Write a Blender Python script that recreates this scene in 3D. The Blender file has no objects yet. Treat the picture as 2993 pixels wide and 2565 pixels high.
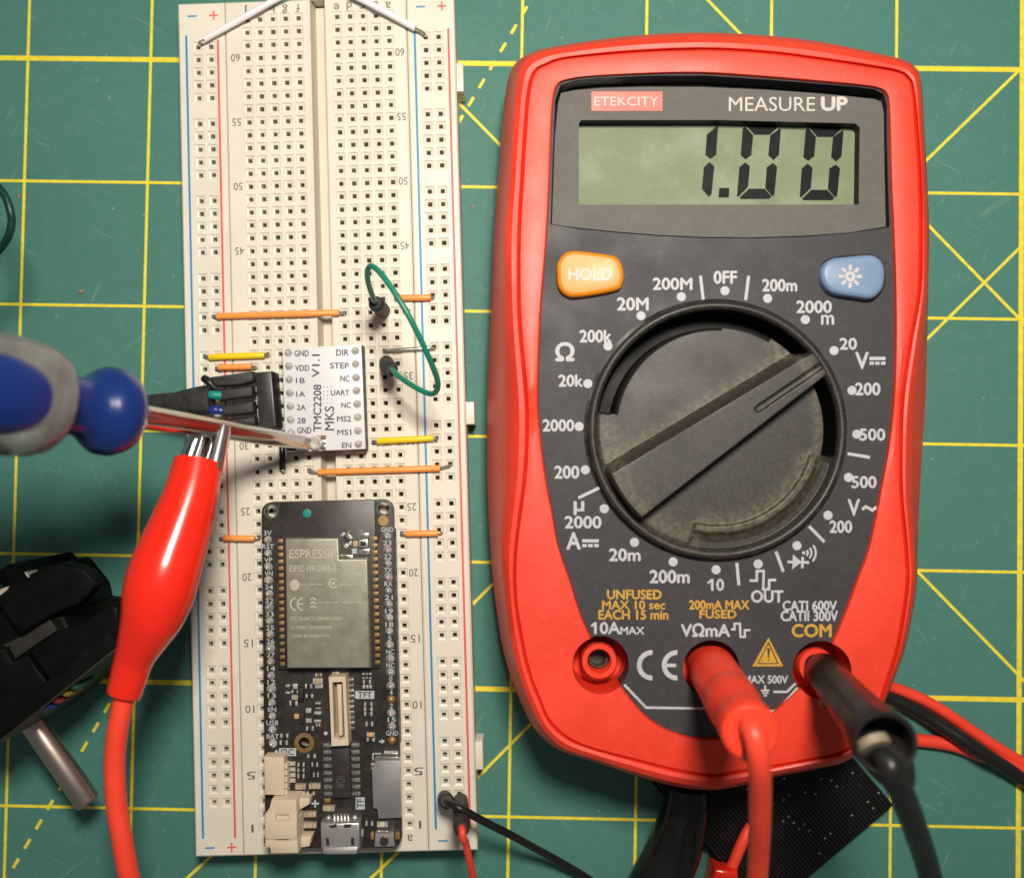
import bpy, math, random
from mathutils import Vector, Matrix
random.seed(7)
S = 0.001                                   # everything below is laid out in millimetres
scene = bpy.context.scene
COL = scene.collection

# ------------------------------------------------------------------ camera
CAM = Vector((2.0417, -4.9886, 196.388))
FPX, PW, PH = 2834.71, 2993.0, 2565.0
_w = Vector((0.02337, 0.01349, 0.01701))
ROT = Matrix.Rotation(_w.length, 3, _w.normalized())
cam_d = bpy.data.cameras.new('camera')
cam_o = bpy.data.objects.new('camera', cam_d)
COL.objects.link(cam_o)
cam_o.matrix_world = Matrix.Translation(CAM*S) @ ROT.to_4x4()
cam_d.sensor_fit = 'HORIZONTAL'
cam_d.sensor_width = 36.0
cam_d.lens = FPX/PW*36.0
cam_d.clip_start = 0.005
cam_d.clip_end = 50.0
cam_d.dof.use_dof = True
cam_d.dof.focus_distance = (196.388-17)*S
cam_d.dof.aperture_fstop = 14.5
scene.camera = cam_o

# ------------------------------------------------------------------ light
world = bpy.data.worlds.new('World')
scene.world = world
world.use_nodes = True
wn = world.node_tree.nodes['Background']
wn.inputs[0].default_value = (1.0, 0.97, 0.94, 1)
wn.inputs[1].default_value = 0.125
lamp_d = bpy.data.lights.new('desk_lamp', 'AREA')
lamp_d.shape = 'DISK'
lamp_d.size = 0.052
lamp_d.energy = 1.0
lamp_d.color = (1.0, 0.92, 0.80)
lamp_o = bpy.data.objects.new('desk_lamp', lamp_d)
COL.objects.link(lamp_o)
lamp_o.location = (0.020, 0.088, 0.270)
lamp_o.rotation_euler = (math.radians(-14), 0, 0)
scene.view_settings.view_transform = 'Standard'
scene.view_settings.look = 'None'
scene.view_settings.gamma = 1
scene.view_settings.use_curve_mapping = False
scene.view_settings.exposure = 0.0
scene.cycles.max_bounces = 8

# ------------------------------------------------------------------ where a point of the place stands
def at(px, py, z):
    """world point (mm) at height z above the mat, seen at px,py of the survey photo"""
    d = ROT @ Vector(((px-PW/2)/FPX, -(py-PH/2)/FPX, -1.0))
    t = (z-CAM.z)/d.z
    return CAM + d*t
def crop(x0, y0, s):
    return lambda x, y, z: at(x0+x/s, y0+y/s, z)
def ppm(z):
    return FPX/(CAM.z-z)
F_ = crop(0, 0, 1.0)
D_ = crop(0, 0, 0.69228)
LCD_ = crop(2000, 330, 3.7)
DIAL_ = crop(1680, 860, 2.2195)
CONN_ = crop(540, 1020, 4.44)
PL_ = crop(1950, 1830, 3.552)
PR_ = crop(2300, 1850, 3.552)
BOT_ = crop(1800, 2200, 4.144)
E1_ = crop(740, 1440, 3.4156)
E2_ = crop(740, 1940, 3.1711)
TMC_ = crop(800, 990, 5.0743)
GR_ = crop(1030, 760, 4.44)
DUP_ = crop(1230, 2280, 10.447)
WIN_ = crop(1400, 50, 1.3007)
ML_ = crop(1400, 700, 2.22)
MR_ = crop(2000, 700, 2.22)
LL_ = crop(1400, 1400, 2.5375)
LR_ = crop(2000, 1400, 2.5375)
SUN_ = crop(2300, 720, 5.92)
RB_ = crop(280, 1300, 2.3357)
RC_ = crop(0, 1500, 1.6671)
MO_ = crop(0, 1550, 3.552)
MO2_ = crop(0, 2065, 3.552)
CL_ = crop(0, 700, 2.065)
CM_ = crop(480, 700, 2.065)
CT_ = crop(540, 0, 2.59)
C6_ = crop(500, 1400, 1.5244)
RW_ = crop(2100, 1900, 2.32)
WB_ = crop(1300, 2065, 3.552)
GL_ = crop(0, 540, 4.933)
BBA = 0.046
BB0 = (-46.764, -78.935)
def bb(u, v, z):
    """breadboard frame: u across from column j, v up the rows, both in mm"""
    c, s = math.cos(BBA), math.sin(BBA)
    return Vector((BB0[0]+u*c-v*s, BB0[1]+u*s+v*c, z))

# ------------------------------------------------------------------ materials
def mat(name, col, rough=0.5, metal=0.0, var=0.06, vscale=120.0, bump=0.0, bscale=2500.0, spec=0.5,
        coat=0.0, trans=0.0, sss=0.0, dust=None, dscale=300.0, damt=0.3, rvar=0.08):
    m = bpy.data.materials.new(name)
    m.use_nodes = True
    nt = m.node_tree
    b = nt.nodes['Principled BSDF']
    N, L = nt.nodes.new, nt.links.new
    tc = N('ShaderNodeTexCoord')
    n1 = N('ShaderNodeTexNoise'); n1.inputs['Scale'].default_value = vscale; n1.inputs['Detail'].default_value = 6
    L(tc.outputs['Object'], n1.inputs['Vector'])
    r = N('ShaderNodeMapRange')
    r.inputs['From Min'].default_value = 0.3; r.inputs['From Max'].default_value = 0.7
    r.inputs['To Min'].default_value = 1-var; r.inputs['To Max'].default_value = 1+var
    L(n1.outputs['Fac'], r.inputs['Value'])
    mx = N('ShaderNodeMix'); mx.data_type = 'RGBA'; mx.blend_type = 'MULTIPLY'
    mx.inputs['Factor'].default_value = 1.0
    mx.inputs['A'].default_value = (*col, 1)
    L(r.outputs['Result'], mx.inputs['B'])
    out = mx.outputs['Result']
    if dust:
        n3 = N('ShaderNodeTexNoise'); n3.inputs['Scale'].default_value = dscale; n3.inputs['Detail'].default_value = 10
        n3.inputs['Roughness'].default_value = 0.75
        L(tc.outputs['Object'], n3.inputs['Vector'])
        r3 = N('ShaderNodeMapRange'); r3.inputs['From Min'].default_value = 0.47; r3.inputs['From Max'].default_value = 0.72
        r3.inputs['To Max'].default_value = damt
        L(n3.outputs['Fac'], r3.inputs['Value'])
        m3 = N('ShaderNodeMix'); m3.data_type = 'RGBA'
        L(r3.outputs['Result'], m3.inputs['Factor']); L(out, m3.inputs['A'])
        m3.inputs['B'].default_value = (*dust, 1)
        out = m3.outputs['Result']
    L(out, b.inputs['Base Color'])
    r2 = N('ShaderNodeMapRange')
    r2.inputs['From Min'].default_value = 0.3; r2.inputs['From Max'].default_value = 0.7
    r2.inputs['To Min'].default_value = max(0.02, rough-rvar); r2.inputs['To Max'].default_value = min(1, rough+rvar)
    L(n1.outputs['Fac'], r2.inputs['Value']); L(r2.outputs['Result'], b.inputs['Roughness'])
    b.inputs['Metallic'].default_value = metal
    b.inputs['Specular IOR Level'].default_value = spec
    b.inputs['Coat Weight'].default_value = coat
    b.inputs['Coat Roughness'].default_value = 0.08
    b.inputs['Transmission Weight'].default_value = trans
    if sss:
        b.inputs['Subsurface Weight'].default_value = sss
        b.inputs['Subsurface Radius'].default_value = (1, 0.8, 0.5)
        b.inputs['Subsurface Scale'].default_value = 0.001
    if bump:
        n2 = N('ShaderNodeTexNoise'); n2.inputs['Scale'].default_value = bscale; n2.inputs['Detail'].default_value = 4
        L(tc.outputs['Object'], n2.inputs['Vector'])
        bp = N('ShaderNodeBump'); bp.inputs['Strength'].default_value = bump; bp.inputs['Distance'].default_value = 0.0002
        L(n2.outputs['Fac'], bp.inputs['Height']); L(bp.outputs['Normal'], b.inputs['Normal'])
    return m
M = {}
M['mat_line'] = mat('mat_yellow_line', (0.84, 0.70, 0.035), 0.6, var=0.10, vscale=600, dust=(0.30, 0.30, 0.06), dscale=900, damt=0.40)
M['board'] = mat('ivory_plastic', (0.71, 0.672, 0.582), 0.40, var=0.03, sss=0.08, rvar=0.05)
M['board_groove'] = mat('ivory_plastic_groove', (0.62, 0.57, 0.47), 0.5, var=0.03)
M['clip_metal'] = mat('contact_metal', (0.075, 0.062, 0.045), 0.5, 0.6, var=0.5, vscale=900)
M['ink'] = mat('grey_ink', (0.10, 0.10, 0.10), 0.6, var=0.1)
M['ink_blue'] = mat('blue_ink', (0.02, 0.25, 0.52), 0.5, var=0.08)
M['ink_red'] = mat('red_ink', (0.75, 0.10, 0.09), 0.5, var=0.12)
M['red'] = mat('red_rubber', (0.76, 0.040, 0.015), 0.46, var=0.09, vscale=70, bump=0.14, bscale=3500, dust=(0.82, 0.13, 0.07), dscale=900, damt=0.22)
M['red_gloss'] = mat('red_vinyl', (0.82, 0.022, 0.008), 0.24, var=0.04, coat=0.25, rvar=0.03)
M['red_plug'] = mat('red_plug_plastic', (0.86, 0.045, 0.015), 0.42, var=0.03)
M['red_wire'] = mat('red_silicone', (0.86, 0.06, 0.028), 0.42, var=0.04)
M['face'] = mat('charcoal_face', (0.036, 0.036, 0.041), 0.55, var=0.08, bump=0.08, bscale=6000, spec=0.3, dust=(0.11, 0.105, 0.095), dscale=900, damt=0.22)
M['window_black'] = mat('glossy_black_window', (0.018, 0.017, 0.018), 0.12, var=0.1, dust=(0.2, 0.18, 0.17), dscale=600, damt=0.25)
M['panel'] = mat('grey_display_panel', (0.115, 0.108, 0.10), 0.62, var=0.08, bump=0.05, bscale=7000, spec=0.22, dust=(0.22, 0.20, 0.19), dscale=700, damt=0.22)
M['lcd'] = mat('lcd_glass', (0.18, 0.215, 0.13), 0.55, var=0.04, vscale=60, spec=0.2, dust=(0.30, 0.35, 0.27), dscale=55, damt=0.75)
M['lcd_ink'] = mat('lcd_segment', (0.008, 0.009, 0.011), 0.5, var=0.2, vscale=400, spec=0.1)
M['legend'] = mat('white_legend', (0.43, 0.44, 0.47), 0.55, var=0.10, vscale=800)
M['legend_pale'] = mat('pale_legend', (0.50, 0.465, 0.45), 0.5, var=0.06)
M['legend_yellow'] = mat('yellow_legend', (0.50, 0.28, 0.03), 0.55, var=0.10, vscale=800)
M['coral'] = mat('coral_badge', (0.80, 0.13, 0.10), 0.5, var=0.06)
M['orange_btn'] = mat('orange_button', (0.72, 0.235, 0.005), 0.4, var=0.04)
M['blue_btn'] = mat('blue_button', (0.16, 0.25, 0.39), 0.42, var=0.04)
M['dial'] = mat('dusty_dark_dial', (0.015, 0.0145, 0.0135), 0.48, var=0.12, bump=0.12, bscale=6000, dust=(0.10, 0.088, 0.065), dscale=1500, damt=0.40)
M['black'] = mat('black_plastic', (0.022, 0.021, 0.022), 0.42, var=0.15, dust=(0.10, 0.09, 0.075), dscale=500, damt=0.3)
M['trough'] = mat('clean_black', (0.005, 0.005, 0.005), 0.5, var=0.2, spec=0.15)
M['black_gloss'] = mat('glossy_black_vinyl', (0.006, 0.006, 0.006), 0.16, var=0.2)
M['black_rubber'] = mat('black_rubber', (0.013, 0.012, 0.012), 0.36, var=0.15, spec=0.4)
M['black_shrink'] = mat('heat_shrink', (0.024, 0.023, 0.024), 0.6, var=0.3, vscale=500, dust=(0.10, 0.09, 0.08), dscale=700, damt=0.35)
M['pcb_white'] = mat('white_solder_mask', (0.66, 0.66, 0.68), 0.38, var=0.03)
M['pcb_edge'] = mat('green_board_edge', (0.10, 0.17, 0.12), 0.6, var=0.2)
M['pcb_black'] = mat('black_solder_mask', (0.020, 0.018, 0.016), 0.45, var=0.25, vscale=300, dust=(0.16, 0.14, 0.11), dscale=900, damt=0.18)
M['module_black'] = mat('module_black', (0.026, 0.022, 0.022), 0.40, var=0.2, dust=(0.12, 0.10, 0.09), dscale=900, damt=0.2)
M['tin'] = mat('solder', (0.60, 0.585, 0.55), 0.26, 0.45, var=0.25, vscale=900, bump=0.3, bscale=1500)
M['tin_bright'] = mat('bright_tin', (0.80, 0.78, 0.70), 0.22, 0.95, var=0.1, vscale=900)
M['shield'] = mat('nickel_shield', (0.28, 0.275, 0.225), 0.46, 0.35, var=0.10, vscale=500, bump=0.15, bscale=3000, dust=(0.20, 0.19, 0.12), dscale=260, damt=0.4)
M['shield_text'] = mat('laser_mark', (0.46, 0.43, 0.36), 0.6, 0.1, var=0.1, vscale=900)
M['gold'] = mat('gold_pad', (0.36, 0.24, 0.09), 0.42, 0.6, var=0.15)
M['cream'] = mat('cream_nylon', (0.62, 0.52, 0.39), 0.45, var=0.04, sss=0.1)
M['cream_dark'] = mat('cream_recess', (0.30, 0.24, 0.16), 0.6, var=0.1)
M['usb'] = mat('usb_steel', (0.60, 0.58, 0.58), 0.36, 0.85, var=0.08, bump=0.05, bscale=3000)
M['silk'] = mat('white_silkscreen', (0.42, 0.46, 0.48), 0.6, var=0.1, vscale=900)
M['silk_dark'] = mat('dark_silkscreen', (0.055, 0.055, 0.085), 0.6, var=0.1, vscale=900)
M['tan'] = mat('ceramic_tan', (0.42, 0.33, 0.20), 0.5, var=0.1)
M['brown'] = mat('ceramic_brown', (0.16, 0.10, 0.06), 0.5, var=0.1)
M['amber'] = mat('amber_led', (0.75, 0.36, 0.07), 0.35, var=0.1)
M['teal'] = mat('teal_paint', (0.0, 0.24, 0.20), 0.5, var=0.06)
M['green_wire'] = mat('green_pvc', (0.008, 0.20, 0.125), 0.35, var=0.08)
M['green_dark'] = mat('dark_green_pvc', (0.001, 0.030, 0.028), 0.4, var=0.1)
M['orange_wire'] = mat('orange_pvc', (0.95, 0.34, 0.07), 0.4, var=0.05)
M['yellow_wire'] = mat('yellow_pvc', (0.85, 0.62, 0.01), 0.4, var=0.04)
M['white_wire'] = mat('white_pvc', (0.84, 0.80, 0.86), 0.4, var=0.03)
M['black_wire'] = mat('black_pvc', (0.012, 0.012, 0.012), 0.34, var=0.1, spec=0.4)
M['blue_wire'] = mat('blue_pvc', (0.010, 0.035, 0.22), 0.4, var=0.05)
M['copper'] = mat('bare_wire', (0.50, 0.48, 0.44), 0.3, 0.9, var=0.15, vscale=700)
M['steel'] = mat('polished_steel', (0.62, 0.59, 0.55), 0.20, 1.0, var=0.05)
M['shaft'] = mat('motor_shaft_steel', (0.56, 0.48, 0.42), 0.34, 1.0, rvar=0.02, var=0.06)
M['nickel'] = mat('nickel_jaw', (0.74, 0.72, 0.72), 0.16, 1.0, var=0.06)
M['blue_handle'] = mat('blue_acetate', (0.005, 0.024, 0.15), 0.30, var=0.04, coat=0.3)
M['core_blue'] = mat('blue_core', (0.004, 0.022, 0.15), 0.34, var=0.04)
M['clear_handle'] = mat('clear_acetate', (0.56, 0.54, 0.51), 0.16, var=0.28, vscale=150, trans=0.70, rvar=0.08, dust=(0.25, 0.23, 0.19), dscale=220, damt=0.6)
M['clear_handle'].node_tree.nodes['Principled BSDF'].inputs['IOR'].default_value = 1.35
M['motor'] = mat('motor_black', (0.004, 0.0045, 0.0045), 0.5, spec=0.07, var=0.3, vscale=300)
for k_, c_ in (('blue', (.012, .03, .16)), ('red', (.22, .025, .02)), ('yellow', (.24, .17, .02)), ('green', (.01, .09, .06))):
    M['dull_'+k_] = mat('dull_'+k_+'_wire', c_, 0.5)  # colours of the stripes reflected in the motor's front plate
M['motor_edge'] = mat('worn_plate', (0.060, 0.048, 0.038), 0.4, 0.5, var=0.3)  # bright line along the plate edge, painted as a paler brown strip
M['motor_strip'] = mat('dusty_strip', (0.016, 0.014, 0.011), 0.6, var=0.3)  # slightly paler and browner than the motor black
M['brass'] = mat('brass_screw', (0.34, 0.28, 0.19), 0.45, 0.3, var=0.1)
M['crumb'] = mat('brown_crumb', (0.30, 0.20, 0.14), 0.7, var=0.3, vscale=1500)

# ------------------------------------------------------------------ mesh building
class MB:
    def __init__(s): s.v, s.f, s.m = [], [], []
    def add(s, vs, fs, mi=0):
        o = len(s.v)
        s.v += [Vector(p) for p in vs]
        s.f += [tuple(i+o for i in f) for f in fs]
        s.m += [mi]*len(fs)
        return s
    def loft(s, loops, cap0=True, cap1=True, mi=0):
        n = len(loops[0]); vs = [p for l in loops for p in l]; fs = []
        for k in range(len(loops)-1):
            for i in range(n):
                j = (i+1) % n
                fs.append((k*n+i, k*n+j, (k+1)*n+j, (k+1)*n+i))
        if cap0: fs.append(tuple(range(n-1, -1, -1)))
        if cap1: fs.append(tuple((len(loops)-1)*n+i for i in range(n)))
        return s.add(vs, fs, mi)
    def prism(s, pts, z0, z1, bev=0.0, mi=0, steps=2):
        pts = [Vector((p[0], p[1], 0)) for p in pts]
        if area2(pts) < 0: pts = pts[::-1]
        loops = [[Vector((p.x, p.y, z0)) for p in pts]]
        if bev > 0:
            for k in range(steps+1):
                a = math.pi/2*k/steps
                q = inset(pts, bev*(1-math.cos(a)))
                loops.append([Vector((p.x, p.y, z1-bev+bev*math.sin(a))) for p in q])
        else: loops.append([Vector((p.x, p.y, z1)) for p in pts])
        return s.loft(loops, mi=mi)
    def sheet(s, pts, z, mi=0):
        pts = [Vector((p[0], p[1], z)) for p in pts]
        if area2(pts) < 0: pts = pts[::-1]
        return s.add(pts, [tuple(range(len(pts)))], mi)
    def tube(s, path, r, n=14, mi=0, caps=True):
        if not isinstance(r, (list, tuple)): r = [r]*len(path)
        loops = []; up = None
        for i, p in enumerate(path):
            t = (path[min(i+1, len(path)-1)]-path[max(i-1, 0)]).normalized()
            if up is None:
                up = Vector((0, 0, 1)) if abs(t.z) < 0.9 else Vector((1, 0, 0))
            a = (up-t*up.dot(t)).normalized(); up = a
            b = t.cross(a)
            loops.append([p+a*(r[i]*math.cos(2*math.pi*k/n))+b*(r[i]*math.sin(2*math.pi*k/n)) for k in range(n)])
        return s.loft(loops, caps, caps, mi)
    def lathe(s, o, d, prof, n=40, mi=0):
        d = Vector(d).normalized(); o = Vector(o)
        a = d.orthogonal().normalized(); b = d.cross(a)
        loops = [[o+d*h+a*(r*math.cos(2*math.pi*k/n))+b*(r*math.sin(2*math.pi*k/n)) for k in range(n)] for h, r in prof]
        return s.loft(loops, True, True, mi)
    def blob(s, c, rx, ry, rz, n=12, m=6, mi=0):
        c = Vector(c); loops = []
        for i in range(1, m):
            a = math.pi*i/m
            loops.append([c+Vector((rx*math.sin(a)*math.cos(2*math.pi*k/n), ry*math.sin(a)*math.sin(2*math.pi*k/n), -rz*math.cos(a))) for k in range(n)])
        return s.loft(loops, True, True, mi)
    def text(s, string, box, fn, z, rot=0, bold=0.0, mi=0):
        x0, y0, x1, y1 = box
        if bold:
            w = abs(x1-x0)+abs(y1-y0); k = bold*2.2*min(abs(x1-x0), abs(y1-y0))
            for i, (dx, dy) in enumerate(((-k, 0), (k, 0), (0, -k), (0, k))):
                s.text(string, (x0+dx, y0+dy, x1+dx, y1+dy), fn, z+.003*(i+1), rot, 0.0, mi)
        vs, fs = glyphs(string, 0.0)
        xs = [v[0] for v in vs]; ys = [v[1] for v in vs]
        ax, bx, ay, by = min(xs), max(xs), min(ys), max(ys)
        out = []
        for v in vs:
            a = (v[0]-ax)/(bx-ax); b = (v[1]-ay)/max(1e-6, by-ay)
            if rot == 0: out.append(fn(x0+a*(x1-x0), y1-b*(y1-y0), z))
            elif rot == 90: out.append(fn(x1-b*(x1-x0), y1-a*(y1-y0), z))
            else: out.append(fn(x1-a*(x1-x0), y0+b*(y1-y0), z))
        return s.add(out, fs, mi)
    def line(s, pts, w, z, fn=None, mi=0):
        """flat stroke of width w mm through points at height z"""
        P = [fn(x, y, z) for x, y in pts] if fn else [Vector((p[0], p[1], z)) for p in pts]
        n = len(P); Lf, Rt = [], []
        for i, p in enumerate(P):
            d1 = (P[i]-P[i-1]).normalized() if i > 0 else (P[1]-P[0]).normalized()
            d2 = (P[i+1]-P[i]).normalized() if i < n-1 else d1
            n1 = Vector((-d1.y, d1.x, 0)); n2 = Vector((-d2.y, d2.x, 0))
            m_ = (n1+n2); m_ = m_.normalized() if m_.length > 1e-6 else n1
            k = w/2/max(0.35, m_.dot(n1))
            Lf.append(p+m_*k); Rt.append(p-m_*k)
        return s.add(Rt+Lf, [(i, i+1, n+i+1, n+i) for i in range(n-1)], mi)
    def disc(s, c, r, n=24, mi=0, r_in=0.0):
        c = Vector(c)
        o = [c+Vector((r*math.cos(2*math.pi*k/n), r*math.sin(2*math.pi*k/n), 0)) for k in range(n)]
        if r_in <= 0: return s.add(o, [tuple(range(n))], mi)
        q = [c+Vector((r_in*math.cos(2*math.pi*k/n), r_in*math.sin(2*math.pi*k/n), 0)) for k in range(n)]
        return s.add(o+q, [(k, (k+1) % n, n+(k+1) % n, n+k) for k in range(n)], mi)
    def build(s, name, mats, parent=None, smooth=35, label=None):
        base = Vector(parent['_base']) if parent is not None else Vector((0, 0, 0))
        me = bpy.data.meshes.new(name)
        me.from_pydata([((p-base)*S) for p in s.v], [], s.f)
        if not isinstance(mats, (list, tuple)): mats = [mats]
        for m in mats: me.materials.append(m)
        for p, k in zip(me.polygons, s.m): p.material_index = k
        if smooth:
            me.polygons.foreach_set('use_smooth', [True]*len(me.polygons))
            me.set_sharp_from_angle(angle=math.radians(smooth))
        me.update()
        o = bpy.data.objects.new(name, me); COL.objects.link(o)
        if parent is not None:
            top = parent
            o.parent = parent
            o['_base'] = list(base)
        if label: o['label'] = label
        return o
def area2(pts):
    return sum(pts[i][0]*pts[(i+1) % len(pts)][1]-pts[(i+1) % len(pts)][0]*pts[i][1] for i in range(len(pts)))
def inset(pts, d):
    n = len(pts); out = []
    for i in range(n):
        a = (pts[i]-pts[i-1]); b = (pts[(i+1) % n]-pts[i])
        a = a.normalized() if a.length > 1e-9 else b.normalized()
        b = b.normalized() if b.length > 1e-9 else a
        n1 = Vector((-a.y, a.x, 0)); n2 = Vector((-b.y, b.x, 0))
        m = n1+n2; m = m.normalized() if m.length > 1e-6 else n1
        out.append(pts[i]+m*(d/max(0.4, m.dot(n1))))
    return out
_G = {}
def glyphs(string, bold):
    k = (string, bold)
    if k not in _G:
        c = bpy.data.curves.new('t', 'FONT'); c.body = string; c.size = 1.0; c.offset = bold; c.resolution_u = 3
        o = bpy.data.objects.new('t', c)
        me = o.to_mesh()
        _G[k] = ([tuple(v.co) for v in me.vertices], [tuple(p.vertices) for p in me.polygons])
        o.to_mesh_clear(); bpy.data.objects.remove(o); bpy.data.curves.remove(c)
    return _G[k]
def crom(P, n=8, closed=False):
    out = []; N = len(P)
    seg = N if closed else N-1
    for i in range(seg):
        g = (lambda k: P[k % N]) if closed else (lambda k: P[min(max(k, 0), N-1)])
        p0, p1, p2, p3 = g(i-1), g(i), g(i+1), g(i+2)
        for k in range(n):
            t = k/n
            out.append(0.5*((2*p1)+(p2-p0)*t+(2*p0-5*p1+4*p2-p3)*t*t+(3*p1-p0-3*p2+p3)*t**3))
    if not closed: out.append(P[-1])
    return out
def crom1(R, n=8):
    return [v.x for v in crom([Vector((r, 0, 0)) for r in R], n)]
def thing(name, label, cat, base, group=None):
    o = bpy.data.objects.new(name, None); COL.objects.link(o)
    o.location = Vector(base)*S; o.empty_display_size = 0.005
    o['_base'] = list(base); o['label'] = label; o['category'] = cat
    if group: o['group'] = group
    return o
def tag(o, label, cat, group=None):
    o['label'] = label; o['category'] = cat
    if group: o['group'] = group
    return o
def quad(fn, pts, z): return [fn(x, y, z) for x, y in pts]
def rect(fn, x0, y0, x1, y1, z): return quad(fn, [(x0, y0), (x1, y0), (x1, y1), (x0, y1)], z)

# ================================================================== the cutting mat (the surface)
def mat_green():
    m = bpy.data.materials.new('cutting_mat_green'); m.use_nodes = True
    nt = m.node_tree; b = nt.nodes['Principled BSDF']; N, L = nt.nodes.new, nt.links.new
    tc = N('ShaderNodeTexCoord')
    def noise(scale, detail, lo, hi, amt, col, src, stretch=None, rot=0.0, rough=0.6):
        n = N('ShaderNodeTexNoise'); n.inputs['Scale'].default_value = scale; n.inputs['Detail'].default_value = detail
        n.inputs['Roughness'].default_value = rough
        mp = N('ShaderNodeMapping'); L(tc.outputs['Object'], mp.inputs['Vector'])
        if stretch:
            mp.vector_type = 'TEXTURE'; mp.inputs['Scale'].default_value = tuple(1/k for k in stretch)
        mp.inputs['Rotation'].default_value = (0, 0, rot)
        L(mp.outputs['Vector'], n.inputs['Vector'])
        r = N('ShaderNodeMapRange'); r.inputs['From Min'].default_value = lo; r.inputs['From Max'].default_value = hi
        r.inputs['To Max'].default_value = amt
        L(n.outputs['Fac'], r.inputs['Value'])
        x = N('ShaderNodeMix'); x.data_type = 'RGBA'
        L(r.outputs['Result'], x.inputs['Factor'])
        if isinstance(src, tuple): x.inputs['A'].default_value = (*src, 1)
        else: L(src, x.inputs['A'])
        x.inputs['B'].default_value = (*col, 1)
        return x.outputs['Result']
    c = noise(25, 4, 0.35, 0.7, 0.9, (0.062, 0.200, 0.168), (0.053, 0.184, 0.152))
    c = noise(380, 8, 0.50, 0.75, 0.28, (0.14, 0.30, 0.255), c, rough=0.75)
    c = noise(2600, 3, 0.45, 0.8, 0.22, (0.11, 0.26, 0.22), c)
    c = noise(800, 2, 0.70, 0.78, 0.6, (0.34, 0.46, 0.42), c)
    c = noise(420, 2, 0.70, 0.80, 0.30, (0.28, 0.42, 0.37), c, (1, 0.09, 1), 0.5)
    c = noise(380, 2, 0.70, 0.80, 0.28, (0.28, 0.42, 0.37), c, (1, 0.08, 1), -0.9)
    c = noise(1500, 1, 0.71, 0.78, 0.30, (0.26, 0.38, 0.345), c, (1, 0.06, 1), 1.1)
    c = noise(1300, 1, 0.71, 0.78, 0.28, (0.26, 0.38, 0.34), c, (1, 0.06, 1), -0.4)
    c = noise(110, 3, 0.72, 0.82, 0.35, (0.05, 0.13, 0.10), c)
    L(c, b.inputs['Base Color'])
    b.inputs['Roughness'].default_value = 0.62
    b.inputs['Specular IOR Level'].default_value = 0.35
    n2 = N('ShaderNodeTexNoise'); n2.inputs['Scale'].default_value = 3500; n2.inputs['Detail'].default_value = 3
    L(tc.outputs['Object'], n2.inputs['Vector'])
    bp = N('ShaderNodeBump'); bp.inputs['Strength'].default_value = 0.25; bp.inputs['Distance'].default_value = 0.0001
    L(n2.outputs['Fac'], bp.inputs['Height']); L(bp.outputs['Normal'], b.inputs['Normal'])
    return m
mb = MB()
mb.prism([(-230, -200), (230, -200), (230, 200), (-230, 200)], -3, 0)
G = 25.4
for i in range(-4, 14):
    w = 1.02 if i == 8 else 0.58
    x = (i-4)*G
    mb.line([(x, -199), (x, 199)], w, 0.03, mi=1)
for j in range(-4, 11):
    w = 1.02 if j % 5 == 0 else 0.58
    y = (3-j)*G
    mb.line([(-229, y), (229, y)], w, 0.045, mi=1)
for dz_, (x0, y0, x1, y1) in enumerate([(2980, 205, 2600, 573), (2600, 543, 3060, 1014), (2600, 1098, 3060, 646), (2681, 1669, 3060, 2057),
                         (2000, -70, 2240, 180), (1300, 260, 1560, 524), (1620, 2045, 1380, 2287), (1480, 1667, 1345, 1801),
                         (660, 2460, 540, 2571), (1200, 2455, 1075, 2573)]):
    a, b_ = F_(x0, y0, 0), F_(x1, y1, 0)
    mb.line([a, b_], 0.58, 0.06+dz_*.004, mi=1)
def dashes(x0, y0, x1, y1, n):
    a, b_ = F_(x0, y0, 0), F_(x1, y1, 0)
    for k in range(n):
        p = a+(b_-a)*(k/n); q = a+(b_-a)*((k+0.5)/n)
        mb.line([p, q], 0.62, 0.115, mi=1)
dashes(1603, -85, 1322, 391, 9)
dashes(322, 2053, -11, 2620, 10.5.__trunc__())
m_ = mb.build('cutting_mat', [mat_green(), M['mat_line']], smooth=0)
m_['kind'] = 'structure'

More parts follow.
